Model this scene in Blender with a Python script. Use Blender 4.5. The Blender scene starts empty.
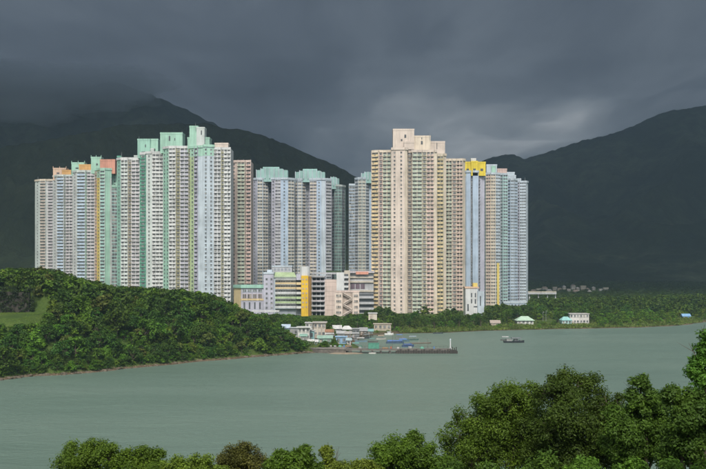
import bpy, math, random
import numpy as np
from mathutils import noise, Vector
R = math.radians
sc = bpy.context.scene
COL = sc.collection

# ------------------------------------------------------------------ camera
F = 1025.0            # focal length in photograph pixels (706 wide)
CAMZ = 40.0
HY = 267.0            # horizon row in the photograph
cam_d = bpy.data.cameras.new('camera'); cam = bpy.data.objects.new('camera', cam_d); COL.objects.link(cam)
cam.location = (0, 0, CAMZ); cam.rotation_euler = (R(90), 0, 0)
cam_d.sensor_width = 36; cam_d.lens = 36 * F / 706
cam_d.shift_y = (HY - 234.5) / 706
cam_d.clip_start = 0.5; cam_d.clip_end = 60000
sc.camera = cam

# ------------------------------------------------------------------ world and sun
SUN_EL, SUN_AZ = 46.0, 180.0       # azimuth clockwise from +Y (the viewing direction): behind the camera, a little to its side
w = bpy.data.worlds.new('World'); sc.world = w; w.use_nodes = True
nt = w.node_tree; nt.nodes.clear()
sky = nt.nodes.new('ShaderNodeTexSky'); sky.sky_type = 'NISHITA'; sky.sun_disc = False
sky.sun_elevation = R(SUN_EL); sky.sun_rotation = R(SUN_AZ); sky.dust_density = 3.0
hs = nt.nodes.new('ShaderNodeHueSaturation'); hs.inputs['Saturation'].default_value = 0.45
bg = nt.nodes.new('ShaderNodeBackground'); bg.inputs['Strength'].default_value = 0.13
wo = nt.nodes.new('ShaderNodeOutputWorld')
nt.links.new(sky.outputs[0], hs.inputs['Color']); nt.links.new(hs.outputs[0], bg.inputs[0]); nt.links.new(bg.outputs[0], wo.inputs[0])
sd = bpy.data.lights.new('sun', 'SUN'); sd.energy = 3.6; sd.angle = R(14); sd.color = (1.0, 0.94, 0.84)
so = bpy.data.objects.new('sun', sd); COL.objects.link(so)
S = Vector((math.sin(R(SUN_AZ)) * math.cos(R(SUN_EL)), math.cos(R(SUN_AZ)) * math.cos(R(SUN_EL)), math.sin(R(SUN_EL))))
so.rotation_euler = S.to_track_quat('Z', 'Y').to_euler(); so.location = S * 3000
vs = sc.view_settings; vs.view_transform = 'Standard'; vs.look = 'None'; vs.gamma = 1.0; vs.exposure = 0.0; vs.use_curve_mapping = False
cy = sc.cycles; cy.use_denoising = True; cy.max_bounces = 6; cy.diffuse_bounces = 2; cy.glossy_bounces = 2
cy.transmission_bounces = 3; cy.transparent_max_bounces = 6; cy.volume_bounces = 2; cy.caustics_reflective = False; cy.caustics_refractive = False

# ------------------------------------------------------------------ helpers
def PX(px, D): return (px - 353.0) * D / F
def PZ(py, D): return CAMZ - (py - HY) * D / F
def tag(o, label=None, cat=None, group=None, kind=None):
    if label: o['label'] = label
    if cat: o['category'] = cat
    if group: o['group'] = group
    if kind: o['kind'] = kind
    return o
def empty(name, loc=(0, 0, 0), **k):
    o = bpy.data.objects.new(name, None); COL.objects.link(o); o.location = loc; o.empty_display_size = 1
    return tag(o, **k)
def link(name, me, parent=None, loc=(0, 0, 0), **k):
    o = bpy.data.objects.new(name, me); COL.objects.link(o); o.location = loc; o.parent = parent
    return tag(o, **k)
def fbm(x, y, s, seed=0.0, octv=4):
    return noise.fractal(Vector((x / s + seed, y / s - seed * .7, seed * 1.3)), 1.0, 2.0, octv)

class NT:
    """tiny node-tree builder"""
    def __init__(self, name):
        self.m = bpy.data.materials.new(name); self.m.use_nodes = True
        self.t = self.m.node_tree; self.t.nodes.clear()
        self.out = self.t.nodes.new('ShaderNodeOutputMaterial')
    def n(self, typ, ins=None, **props):
        nd = self.t.nodes.new(typ)
        for k, v in props.items(): setattr(nd, k, v)
        for k, v in (ins or {}).items():
            if isinstance(v, bpy.types.NodeSocket): self.t.links.new(v, nd.inputs[k])
            else: nd.inputs[k].default_value = v
        return nd
    def noise(self, vec, scale, detail=3, rough=.5):
        return self.n('ShaderNodeTexNoise', {'Vector': vec, 'Scale': scale, 'Detail': detail, 'Roughness': rough}).outputs[0]
    def pos(self): return self.n('ShaderNodeNewGeometry').outputs['Position']
    def scale(self, vec, s): return self.n('ShaderNodeVectorMath', {0: vec, 1: s}, operation='MULTIPLY').outputs[0]
    def ramp(self, fac, stops):
        r = self.n('ShaderNodeValToRGB', {'Fac': fac}); cr = r.color_ramp
        while len(cr.elements) < len(stops): cr.elements.new(.5)
        for e, (p, c) in zip(cr.elements, stops): e.position = p; e.color = (*c, 1) if len(c) == 3 else c
        return r.outputs[0]
    def mix(self, fac, a, b, typ='MIX'):
        nd = self.t.nodes.new('ShaderNodeMix'); nd.data_type = 'RGBA'; nd.blend_type = typ
        for k, v in ((0, fac), (6, a), (7, b)):
            if isinstance(v, bpy.types.NodeSocket): self.t.links.new(v, nd.inputs[k])
            else: nd.inputs[k].default_value = v if k == 0 else (*v, 1)
        return nd.outputs[2]
    def bump(self, h, strength, dist):
        return self.n('ShaderNodeBump', {'Height': h, 'Strength': strength, 'Distance': dist}).outputs[0]
    def surf(self, color, rough=.8, normal=None, spec=.3, **extra):
        ins = {'Base Color': color if isinstance(color, bpy.types.NodeSocket) else (*color, 1), 'Roughness': rough, 'Specular IOR Level': spec}
        if normal is not None: ins['Normal'] = normal
        ins.update(extra)
        b = self.n('ShaderNodeBsdfPrincipled', ins); self.t.links.new(b.outputs[0], self.out.inputs[0]); return self.m

MC = {}
def wallmat(c, rough=.75):
    """painted concrete with rain streaks and blotches"""
    key = ('wall', c)
    if key in MC: return MC[key]
    t = NT('painted_concrete'); p = t.pos()
    st = t.noise(t.scale(p, (1.1, 1.1, .035)), 1.0, 4, .65)
    bl = t.noise(p, .09, 4, .6)
    f = t.n('ShaderNodeMath', {0: st, 1: bl}, operation='MULTIPLY').outputs[0]
    d = tuple(x * .62 for x in c); l = tuple(min(.85, x * 1.05) for x in c)
    MC[key] = t.surf(t.ramp(f, [(.1, d), (.3, c), (.55, l)]), rough)
    return MC[key]
def plainmat(name, c, rough=.7, var=.25, scale=.6, spec=.3, metal=0):
    key = (name, c)
    if key in MC: return MC[key]
    t = NT(name); p = t.pos(); nz = t.noise(p, scale, 5, .6)
    MC[key] = t.surf(t.ramp(nz, [(.25, tuple(x * (1 - var) for x in c)), (.75, tuple(min(.9, x * (1 + var)) for x in c))]), rough, t.bump(nz, .3, .1), spec, Metallic=metal)
    return MC[key]
def glassmat():
    """each window its own tone: dark panes, some with pale curtains"""
    if 'glass' in MC: return MC['glass']
    t = NT('window_glass'); p = t.pos()
    cell = t.n('ShaderNodeVectorMath', {0: p, 1: (1.45, 1.45, 2.95)}, operation='SNAP').outputs[0]
    wn = t.n('ShaderNodeTexWhiteNoise', {'Vector': cell}).outputs['Value']
    c = t.ramp(wn, [(0, (.075, .082, .087)), (.5, (.15, .16, .167)), (.78, (.26, .27, .27)), (.93, (.28, .28, .26)), (1, (.40, .38, .34))])
    MC['glass'] = t.surf(c, .18, None, .5)
    return MC['glass']

# mesh collector: quads and boxes with material slots
class MB:
    def __init__(self): self.v = []; self.f = []; self.mi = []; self.mats = []
    def slot(self, m):
        if m not in self.mats: self.mats.append(m)
        return self.mats.index(m)
    def face(self, pts, m):
        b = len(self.v); self.v += [tuple(p) for p in pts]; self.f.append(tuple(range(b, b + len(pts)))); self.mi.append(self.slot(m))
    def box(self, x0, x1, y0, y1, z0, z1, m):
        self.obox((0, 0), (1, 0), (0, 1), x0, x1, y0, y1, z0, z1, m)
    def obox(self, o, u, n, u0, u1, n0, n1, z0, z1, m):
        """box in a plan frame: origin o, along u, outward n"""
        b = len(self.v)
        for z in (z0, z1):
            for (a, c) in ((u0, n0), (u1, n0), (u1, n1), (u0, n1)):
                self.v.append((o[0] + u[0] * a + n[0] * c, o[1] + u[1] * a + n[1] * c, z))
        s = self.slot(m)
        for q in ((0, 3, 2, 1), (4, 5, 6, 7), (0, 1, 5, 4), (1, 2, 6, 5), (2, 3, 7, 6), (3, 0, 4, 7)):
            self.f.append(tuple(b + i for i in q)); self.mi.append(s)
    def prism(self, pts, z0, z1, m, mtop=None):
        n = len(pts)
        for i in range(n):
            a, c = pts[i], pts[(i + 1) % n]
            self.face([(a[0], a[1], z0), (c[0], c[1], z0), (c[0], c[1], z1), (a[0], a[1], z1)], m)
        self.face([(p[0], p[1], z1) for p in pts], mtop or m)
        self.face([(p[0], p[1], z0) for p in reversed(pts)], m)
    def tube(self, a, b, r0, r1, m, k=6):
        a = Vector(a); b = Vector(b); d = (b - a).normalized()
        s = d.cross(Vector((0, 0, 1)) if abs(d.z) < .9 else Vector((1, 0, 0))).normalized(); t = d.cross(s)
        A = [a + (s * math.cos(i * 2 * math.pi / k) + t * math.sin(i * 2 * math.pi / k)) * r0 for i in range(k)]
        B = [b + (s * math.cos(i * 2 * math.pi / k) + t * math.sin(i * 2 * math.pi / k)) * r1 for i in range(k)]
        for i in range(k): self.face([A[i], A[(i + 1) % k], B[(i + 1) % k], B[i]], m)
        self.face(B, m); self.face(A[::-1], m)
    def build(self, name, parent=None, smooth=False, **k):
        me = bpy.data.meshes.new(name); me.from_pydata(self.v, [], self.f)
        for m in self.mats: me.materials.append(m)
        if self.mi: me.polygons.foreach_set('material_index', self.mi)
        if smooth: me.polygons.foreach_set('use_smooth', [True] * len(self.f))
        me.update()
        o = link(name, me, parent, **k)
        if parent is not None:
            L = parent
            off = Vector((0, 0, 0))
            while L is not None: off += Vector(L.location); L = L.parent
            o.location = -off
        return o
def quadmesh(name, V, Q, mats, mi=None, smooth=False):
    me = bpy.data.meshes.new(name); n = len(Q)
    me.vertices.add(len(V)); me.vertices.foreach_set('co', np.asarray(V, np.float32).ravel())
    me.loops.add(n * 4); me.loops.foreach_set('vertex_index', np.asarray(Q, np.int32).ravel())
    me.polygons.add(n); me.polygons.foreach_set('loop_start', np.arange(n, dtype=np.int32) * 4)
    for m in mats: me.materials.append(m)
    if mi is not None: me.polygons.foreach_set('material_index', np.asarray(mi, np.int32))
    if smooth: me.polygons.foreach_set('use_smooth', np.ones(n, bool))
    me.update(calc_edges=True); return me
def gridmesh(name, X, Y, Z, mat, smooth=True):
    r, c = X.shape; V = np.stack([X, Y, Z], -1).reshape(-1, 3)
    i = np.arange((r - 1) * c).reshape(r - 1, c)[:, :-1].ravel()
    Q = np.stack([i, i + 1, i + c + 1, i + c], -1)
    return quadmesh(name, V, Q, [mat], None, smooth)

# ------------------------------------------------------------------ terrain
def at_water(px, py, z=0.0):
    d = (CAMZ - z) * F / (py - HY); return (PX(px, d), d)
SHORE = [(-5000, 250), (-900, 270), (-420, 320), (-250, 345), (-170, 352)] + [at_water(*p) for p in
        ((0, 380), (30, 376), (60, 375), (95, 372), (130, 368), (165, 365), (200, 361), (225, 359.5), (250, 357), (280, 355), (300, 353.5), (335, 351.5), (348, 350.5))] + \
        [(4, 500), (-2, 530), (2, 560), (8, 590)] + [at_water(*p) for p in
        ((372, 335), (400, 333.5), (440, 333), (480, 331), (520, 330), (560, 329), (600, 328.3), (640, 327.5), (680, 325.5), (706, 322), (760, 321))] + \
        [(700, 780), (1500, 760), (5000, 700)]
SHP = np.array(SHORE)
def shore_y(x): return np.interp(x, SHP[:, 0], SHP[:, 1])
def seg_dist(x, y, pts):
    best = np.full(x.shape, 1e9); tt = np.zeros(x.shape)
    for i in range(len(pts) - 1):
        ax, ay = pts[i][:2]; bx, by = pts[i + 1][:2]
        dx, dy = bx - ax, by - ay; L = dx * dx + dy * dy + 1e-9
        t = np.clip(((x - ax) * dx + (y - ay) * dy) / L, 0, 1)
        d = np.hypot(x - ax - t * dx, y - ay - t * dy)
        m = d < best; best = np.where(m, d, best); tt = np.where(m, i + t, tt)
    return best, tt
def in_poly(x, y, poly):
    ins = np.zeros(x.shape, bool); n = len(poly)
    for i in range(n):
        x0, y0 = poly[i]; x1, y1 = poly[(i + 1) % n]
        if y0 == y1: continue
        c = ((y0 > y) != (y1 > y)) & (x < (x1 - x0) * (y - y0) / (y1 - y0) + x0)
        ins ^= c
    return ins
LANDPOLY = SHORE + [(5000, 9000), (-5000, 9000)]
def sdf(x, y):
    d, _ = seg_dist(x, y, SHORE); return np.where(in_poly(x, y, LANDPOLY), d, -d)
RIDGE = [(-700, 470, 30), (-300, 455, 33)] + [(PX(p, d), d, h) for p, d, h in
         ((-60, 445, 34), (40, 455, 34), (75, 460, 29), (110, 468, 25), (180, 478, 23), (212, 480, 20), (240, 482, 14), (270, 482, 8), (292, 484, 3))]
RH = np.array([r[2] for r in RIDGE], float)
def H(x, y):
    x = np.asarray(x, float); y = np.asarray(y, float)
    s = sdf(x, y)
    base = np.where(s > 0, np.minimum(6.0, .35 + .045 * s), np.maximum(-4, .25 * s))
    base = base + np.clip((y - 1350) / 1200, 0, 1) * 20
    d, t = seg_dist(x, y, RIDGE)
    hr = np.interp(t, np.arange(len(RH)), RH)
    front = np.exp(-(d / 62.0) ** 2)
    hill = hr * front
    hill = np.minimum(hill, .35 + np.maximum(s, 0) * .75)
    # mown terrace on the hill
    ter = np.clip((-120 - x) / 8, 0, 1) * np.clip((y - 393) / 6, 0, 1) * np.clip((430 - y) / 3, 0, 1)
    h = np.maximum(base, np.where(s > 0, hill, -9))
    h = h * (1 - ter) + (19.5 + (y - 400) * .06) * ter
    # near hillside under the camera
    near = np.where(y < 3, 38.3, 38.3 - .34 * (y - 3) - .0006 * np.maximum(y - 3, 0) ** 2)
    near = np.maximum(near, -4)
    return np.where(y < 200, near, h)
def h1(x, y): return float(H(np.array([x]), np.array([y]))[0])

def ground_material():
    t = NT('ground_cover'); p = t.pos()
    a = t.noise(p, .05, 5, .6); b = t.noise(p, .9, 4, .7)
    grass = t.ramp(a, [(.3, (.05, .09, .02)), (.5, (.085, .13, .03)), (.7, (.12, .14, .05))])
    grass = t.mix(t.ramp(b, [(.3, (.0, .0, .0)), (.8, (.6, .6, .6))]), grass, (.03, .05, .015))
    z = t.n('ShaderNodeSeparateXYZ', {0: p}).outputs[2]
    zz = t.n('ShaderNodeMath', {0: z, 1: t.n('ShaderNodeMath', {0: b, 1: 1.6}, operation='MULTIPLY').outputs[0]}, operation='SUBTRACT').outputs[0]
    rockf = t.n('ShaderNodeMapRange', {'Value': zz, 'From Min': -.3, 'From Max': .2, 'To Min': 1.0, 'To Max': 0.0}).outputs[0]
    rock = t.ramp(t.noise(p, .35, 5, .7), [(.3, (.06, .045, .03)), (.55, (.14, .105, .07)), (.75, (.28, .24, .17))])
    return t.surf(t.mix(rockf, grass, rock), .95, t.bump(b, .8, .6), .1)
GM = ground_material()
xs = np.concatenate([np.linspace(-4900, -720, 24), np.arange(-700, 700, 5.0), np.linspace(720, 4900, 24)])
ys = np.concatenate([np.array([230.0]), np.arange(262, 860, 5.0), np.linspace(870, 1600, 40), np.linspace(1700, 5900, 20)])
gx, gy = np.meshgrid(xs, ys)
gz = H(gx, gy) + np.vectorize(lambda a, b: fbm(a, b, 18, 3.1, 3) * .5)(gx, gy) * (np.abs(gx) < 900)
tag(link('ground', gridmesh('ground', gx, gy, gz, GM)), 'grass and bare shore land beyond the bay', kind='structure')
xs = np.linspace(-260, 260, 80); ys = np.linspace(-120, 150, 60); gx, gy = np.meshgrid(xs, ys)
gz = H(gx, gy) + np.vectorize(lambda a, b: fbm(a, b, 9, 1.1, 3) * .4)(gx, gy) * (gy > 4)
tag(link('hillside', gridmesh('hillside', gx, gy, gz, GM)), 'steep planted slope below the viewpoint', kind='structure')

def sea_material():
    t = NT('bay_water'); p = t.pos()
    big = t.noise(t.scale(p, (.0035, .014, 1)), 1.0, 6, .6)
    w0 = t.noise(t.scale(p, (.05, .11, 1)), 1.0, 3, .5)
    w1 = t.noise(t.scale(p, (.22, .5, 1)), 1.0, 4, .6)
    w2 = t.noise(t.scale(p, (.8, 1.7, 1)), 1.0, 4, .65)
    col = t.ramp(big, [(.30, (.122, .182, .146)), (.5, (.138, .200, .162)), (.70, (.156, .216, .176))])
    M = lambda op, x, y: t.n('ShaderNodeMath', {0: x, 1: y}, operation=op).outputs[0]
    hs_ = M('ADD', M('ADD', M('MULTIPLY', w0, 1.6), w1), M('MULTIPLY', w2, .6))
    rough = t.n('ShaderNodeMapRange', {'Value': big, 'From Min': .3, 'From Max': .7, 'To Min': .30, 'To Max': .44}).outputs[0]
    return t.surf(col, rough, t.bump(hs_, 1.0, .45), .4, IOR=1.33)
me = bpy.data.meshes.new('sea'); me.from_pydata([(-4900, -590, 0), (4900, -590, 0), (4900, 5900, 0), (-4900, 5900, 0)], [], [(0, 1, 2, 3)])
me.materials.append(sea_material())
tag(link('water', me), 'calm grey green water of the bay', kind='structure')

# ------------------------------------------------------------------ mountains
def mountain_material(name, dark, mid, light, sc1):
    t = NT(name); p = t.pos()
    a = t.noise(p, .004, 5, .6); b = t.noise(p, sc1, 3, .7)
    c = t.mix(t.ramp(b, [(.3, (0, 0, 0)), (.7, (.75, .75, .75))]), t.ramp(a, [(.38, dark), (.5, mid), (.62, light)]), tuple(x * .45 for x in dark))
    return t.surf(c, .95, t.bump(b, 1.0, 6.0), .05)
def mountain(name, sil, Dr, Df, Db, ncol, nfront, nback, mat, gully, canopy, seed, label):
    px = np.linspace(sil[0][0], sil[-1][0], ncol)
    py = np.interp(px, [s[0] for s in sil], [s[1] for s in sil])
    for _ in range(3): py[1:-1] = .25 * py[:-2] + .5 * py[1:-1] + .25 * py[2:]
    s = np.concatenate([np.linspace(0, 1, nfront), 1 + np.linspace(0, 1, nback)[1:]])
    X = np.zeros((len(s), ncol)); Y = X.copy(); Z = X.copy()
    for j in range(ncol):
        dr = Dr * (1 + .05 * fbm(px[j], 0, 90, seed))
        zr = PZ(py[j], dr)
        for i, q in enumerate(s):
            d = Df + (dr - Df) * q if q <= 1 else dr + (Db - dr) * (q - 1)
            x = PX(px[j], d)
            prof = (q ** 1.35) if q <= 1 else (1 - (q - 1)) ** 1.2
            wgt = math.sin(math.pi * min(q, 1.0)) if q <= 1 else 0
            rid = abs(fbm(x, d * .55, gully, seed + 4, 4))
            z = zr * prof * (1 - .95 * wgt * rid) + fbm(x, d, 26, seed + 9, 3) * canopy * (1 if q <= 1.02 else .3)
            X[i, j], Y[i, j], Z[i, j] = x, d, z - (1 - min(q, 1) ** .3) * 8
    tag(link(name, gridmesh(name, X, Y, Z, mat)), label, kind='structure')
M1 = mountain_material('forested_slope', (.022, .032, .016), (.034, .046, .022), (.052, .064, .032), .05)
M2 = mountain_material('far_slope', (.026, .040, .024), (.060, .078, .042), (.130, .150, .080), .03)  # patchy vegetation tones, widened so the colour stands in for shaded relief
mountain('mountain_ridge', [(-260, 190), (-120, 160), (0, 148), (70, 136), (115, 126), (150, 124), (190, 123), (225, 127), (271, 137), (307, 152.5), (340, 168), (353, 175), (372, 186), (400, 205), (440, 240), (470, 262), (500, 268)],
         1500, 1010, 2300, 420, 110, 20, M1, 170, 3.5, 1.7, 'dark forested ridge rising close behind the towers')
mountain('mountain', [(-420, 150), (-250, 100), (-120, 80), (-40, 88), (0, 100), (30, 96), (51, 91), (80, 88), (110, 82), (128, 86), (160, 98), (190, 112), (217, 125), (260, 146), (330, 190), (420, 250)],
         2800, 1700, 4400, 330, 90, 20, M2, 420, 4, 5.2, 'high shadowy peak whose summit is lost in cloud')
mountain('mountain', [(380, 262), (430, 205), (462, 172), (478, 163), (492, 157.5), (505, 155), (514, 154), (523, 158.5), (530, 158), (545, 153), (565, 146), (585, 140), (605, 136), (627, 128.5), (642, 122), (656, 115), (668, 111), (680, 109), (706, 106), (760, 98), (860, 104), (980, 140)],
         3300, 1650, 5200, 480, 150, 24, M2, 460, 4, 8.4, 'broad blue grey mountain climbing beyond the wooded plain')

# ------------------------------------------------------------------ clouds
def cloud_material():
    """thick stratus: light soaks through from above, more where the layer is thin"""
    t = NT('storm_cloud'); p = t.pos()
    wv = t.n('ShaderNodeTexNoise', {'Vector': t.scale(p, (.0011, .00032, 0)), 'Scale': 1.0, 'Detail': 5}).outputs['Color']
    p2 = t.n('ShaderNodeVectorMath', {0: t.scale(p, (.00150, .00036, .0006)), 1: t.scale(wv, (1.3, 1.3, 0))}, operation='ADD').outputs[0]
    a = t.noise(p2, 1.0, 8, .56)
    b = t.noise(t.scale(p, (.00042, .00012, 0)), 1.0, 3, .5)
    def spot(center, inv, lo, hi, rad):
        """a stretch where the layer is thinner or thicker, with a ragged rim"""
        v = t.n('ShaderNodeVectorMath', {0: t.n('ShaderNodeVectorMath', {0: p, 1: center}, operation='SUBTRACT').outputs[0], 1: inv}, operation='MULTIPLY').outputs[0]
        v = t.n('ShaderNodeVectorMath', {0: v, 1: t.n('ShaderNodeVectorMath', {0: t.scale(wv, (2.0, 2.0, 0)), 1: (1.0, 1.0, 0)}, operation='SUBTRACT').outputs[0]}, operation='ADD').outputs[0]
        return t.n('ShaderNodeMapRange', {'Value': t.n('ShaderNodeVectorMath', {0: v}, operation='LENGTH').outputs['Value'], 'From Min': 0.0, 'From Max': rad, 'To Min': lo, 'To Max': hi}, interpolation_type='SMOOTHSTEP').outputs[0]
    thin = spot((700, 5900, 0), (1 / 1000, 1 / 2400, 0), .20, -.02, 1.5)
    tear = spot((930, 4650, 0), (1 / 190, 1 / 560, 0), .16, 0.0, 1.3)
    M = lambda op, x, y: t.n('ShaderNodeMath', {0: x, 1: y}, operation=op).outputs[0]
    thick = spot((-1500, 3300, 0), (1 / 1700, 1 / 1500, 0), -.09, .0, 1.5)
    thin = M('ADD', thin, tear)
    f = M('ADD', M('ADD', M('ADD', M('MULTIPLY', a, .6), M('MULTIPLY', b, .4)), thin), thick)
    c = t.ramp(f, [(.28, (.042, .054, .074)), (.43, (.068, .085, .112)), (.57, (.112, .136, .168)), (.70, (.205, .235, .268)), (.84, (.37, .40, .43))])
    tr = t.n('ShaderNodeBsdfTranslucent', {'Color': c})
    t.t.links.new(tr.outputs[0], t.out.inputs[0]); return t.m
xs = np.linspace(-12000, 12000, 200); ys = 610 + (np.linspace(0, 1, 200) ** 1.6) * 15000; gx, gy = np.meshgrid(xs, ys)
gz = 735 + np.vectorize(lambda a, b: fbm(a, b * .45, 700, 2.3, 5) * 60)(gx, gy)
tag(link('clouds', gridmesh('clouds', gx, gy, np.maximum(gz, 668), cloud_material())), 'dark slate storm cloud hanging over the mountains', kind='stuff')
# ------------------------------------------------------------------ residential towers
CO = dict(white=(.62, .63, .63), pale=(.55, .60, .58), mint=(.36, .58, .47), blue=(.42, .52, .64), ice=(.50, .57, .63), brown=(.44, .37, .32), mauve=(.50, .47, .50),
          orange=(.62, .36, .14), peach=(.62, .44, .33), yellow=(.68, .54, .16), salmon=(.62, .30, .22), dkgreen=(.15, .37, .28), teal=(.32, .54, .45), olive=(.42, .40, .27),
          lime=(.46, .58, .34), pink=(.60, .49, .44), rose=(.57, .43, .39), green=(.43, .50, .41), cream=(.68, .59, .48), lilac=(.46, .46, .54), grey=(.46, .47, .49),
          sand=(.56, .51, .43), slate=(.31, .34, .38), aqua=(.33, .52, .49), gold=(.67, .53, .31), dark=(.10, .11, .12), roof=(.25, .25, .24), lemon=(.74, .58, .06), shell=(.64, .55, .48))
def cm(n): return wallmat(CO[n])
rngT = random.Random(11)
FH = 2.95
def wing(tower, D, ytop, seq, back=22, zbase=3.0, cap=None, capn=0, name='wing'):
    """one shaft of a tower: seq = (px,off), style, (px,off), style ... ; every facet is real recessed work"""
    pts = [s for s in seq if isinstance(s, tuple)]; sty = [s for s in seq if isinstance(s, str)]
    P = [(PX(p, D + o), D + o) for p, o in pts]
    z1 = PZ(ytop, D + min(o for _, o in pts)); z0 = zbase
    nfl = int((z1 - z0 - .8) / FH)
    body, win, ac = MB(), MB(), MB()
    G = glassmat()
    b0 = cm(sty[0].split(':')[1])
    # closed body behind the facets
    back_pts = [(P[-1][0] * (1 + back / D * .2), D + back), (P[0][0] * (1 + back / D * .2), D + back)]
    poly = P + back_pts
    for i in range(len(P) - 1, len(poly)):
        a, c = poly[i], poly[(i + 1) % len(poly)]
        body.face([(a[0], a[1], z0), (c[0], c[1], z0), (c[0], c[1], z1), (a[0], a[1], z1)], b0)
    body.face([(p[0], p[1], z1) for p in poly], cm('roof'))
    for i, s in enumerate(sty):
        a, c = P[i], P[i + 1]
        q = s.split(':'); kind = q[0].rstrip('0123456789'); n = int(q[0][len(kind):] or 0); wc = cm(q[1]); sc_ = cm(q[2]) if len(q) > 2 else wc
        L = math.hypot(c[0] - a[0], c[1] - a[1])
        if L < .05: continue
        u = ((c[0] - a[0]) / L, (c[1] - a[1]) / L); nn = (u[1], -u[0])
        def B(m, mat, u0, u1, n0, n1, za, zb): m.obox(a, u, nn, u0, u1, n0, n1, za, zb, mat)
        wallq = [(a[0], a[1], z0), (c[0], c[1], z0), (c[0], c[1], z1), (a[0], a[1], z1)]
        capm = cm(cap) if cap else wc
        B(body, capm, 0, L, .0, .62, z1 - .9, z1 + .9)                     # parapet
        if kind == 'side': body.face(wallq, wc); continue
        if kind == 'plain':
            body.face(wallq, wc)
            for k in range(nfl):
                zf = z0 + k * FH + (z1 - z0 - nfl * FH) * .5
                if capn and k >= nfl - capn: B(body, capm, 0, L, .0, .10, zf, zf + FH)
                for j in range(n):
                    uc = L * (j + .5) / n; hw = min(.62, L / n * .28)
                    win.obox(a, u, nn, uc - hw, uc + hw, .02, .13, zf + .9, zf + 2.15, G)
                    B(body, wc, uc - hw - .12, uc + hw + .12, .0, .42, zf + 2.2, zf + 2.34)
                    B(body, wc, uc - hw - .12, uc + hw + .12, .0, .25, zf + .72, zf + .86)
            continue
        deep = {'bay': .75, 'grid': .42, 'slot': .3, 'curt': .16}[kind]
        pw = {'bay': .42, 'grid': .34, 'slot': .16, 'curt': .14}[kind]; sh = {'bay': 1.52, 'grid': 1.52, 'slot': .8, 'curt': .7}[kind]
        win.face(wallq, G if kind != 'slot' else sc_)
        n = max(n, 1)
        for j in range(n + 1):
            uc = L * j / n; ww = pw if j in (0, n) else pw * .55
            B(body, wc, max(0, uc - ww), min(L, uc + ww), .0, deep, z0, z1)
        for k in range(nfl + 1):
            zf = z0 + k * FH + (z1 - z0 - nfl * FH) * .5
            if k == nfl: B(body, capm, 0, L, .0, deep - .06, zf - .05, z1); break
            mm = capm if (capn and k >= nfl - capn) else sc_
            B(body, mm, 0.02, L - .02, .0, deep - .10, zf - .1, zf + sh)
            if kind in ('bay', 'grid'): B(body, wc, 0, L, .0, deep + (.35 if kind == 'bay' else .12), zf - .16, zf + .04)
            if kind == 'bay':
                for j in range(n):
                    uc = L * (j + .5) / n; hw = L / n * .5 - pw * .6
                    if hw > .35:
                        if rngT.random() < .6:
                            ao = rngT.uniform(-hw + .4, hw - .4) if hw > .45 else 0
                            ac.obox(a, u, nn, uc + ao - .38, uc + ao + .38, deep - .1, deep + .38, zf + sh - .62, zf + sh - .06, plainmat('air_conditioner_case', (.36, .36, .34), .6))
                        if rngT.random() < .22:   # awning or hung washing over the window
                            ac.obox(a, u, nn, uc - hw * .8, uc + hw * .8, deep - .1, deep + .30, zf + sh + .95, zf + sh + 1.08, plainmat('awning', rngT.choice([(.5, .5, .48), (.2, .26, .3), (.42, .36, .3), (.16, .2, .17)]), .6))
            elif kind == 'slot':
                B(body, wc, L * .1, L * .9, .0, .55, zf + .1, zf + .55); win.obox(a, u, nn, L * .22, L * .78, .02, .2, zf + 1.0, zf + 2.4, G)
    # deep base slab under the shaft down into the ground
    body.prism(poly, -1.0, z0 + .02, b0)
    wo_ = body.build(name, tower)
    if win.f: win.build('window_grid', wo_, kind='stuff')
    if ac.f: ac.build('air_conditioner_ledge', wo_, kind='stuff')
    return wo_
def roofhouse(tower, D, x0, x1, y0, y1, col, off=5, deep=9, slits=(), parapet=True, posts=0, name='roof_house'):
    b = MB(); Dd = D + off; X0, X1 = PX(x0, Dd), PX(x1, Dd); zt, zb = PZ(y0, Dd), PZ(y1, Dd) - 4
    b.box(X0, X1, Dd, Dd + deep, zb, zt, cm(col))
    if parapet:
        for xa, xb, ya, yb in ((X0 - .15, X1 + .15, Dd - .15, Dd + .15), (X0 - .15, X0 + .15, Dd + .15, Dd + deep), (X1 - .15, X1 + .15, Dd + .15, Dd + deep)):
            b.box(xa, xb, ya, yb, zt - .7, zt + .6, cm(col))
    o = b.build(name, tower)
    for sx, sy, sw, sh in slits:
        s = MB(); s.box(PX(sx, Dd) - sw / 2, PX(sx, Dd) + sw / 2, Dd - .12, Dd + .3, PZ(sy, Dd) - sh, PZ(sy, Dd), cm('dark')); s.build('vent_opening', o)
    for k in range(posts):
        s = MB(); xx = X0 + (X1 - X0) * k / max(1, posts - 1); s.box(xx - .2, xx + .2, Dd + .4, Dd + .8, zt + .5, zt + 2.0, cm(col)); s.build('roof_post', o)
    return o
def mast(tower, D, x, y0, y1, off=8):
    b = MB(); Dd = D + off; b.tube((PX(x, Dd), Dd, PZ(y1, Dd) - 2), (PX(x, Dd), Dd, PZ(y0, Dd)), .16, .06, plainmat('galvanised_steel', (.35, .36, .37), .5), 5)
    b.build('mast', tower)
def tower(D, xc, label):
    return empty('apartment_tower', (PX(xc, D), D + 8, 3.0), label=label, cat='apartment tower', group='apartment towers across the bay')

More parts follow.
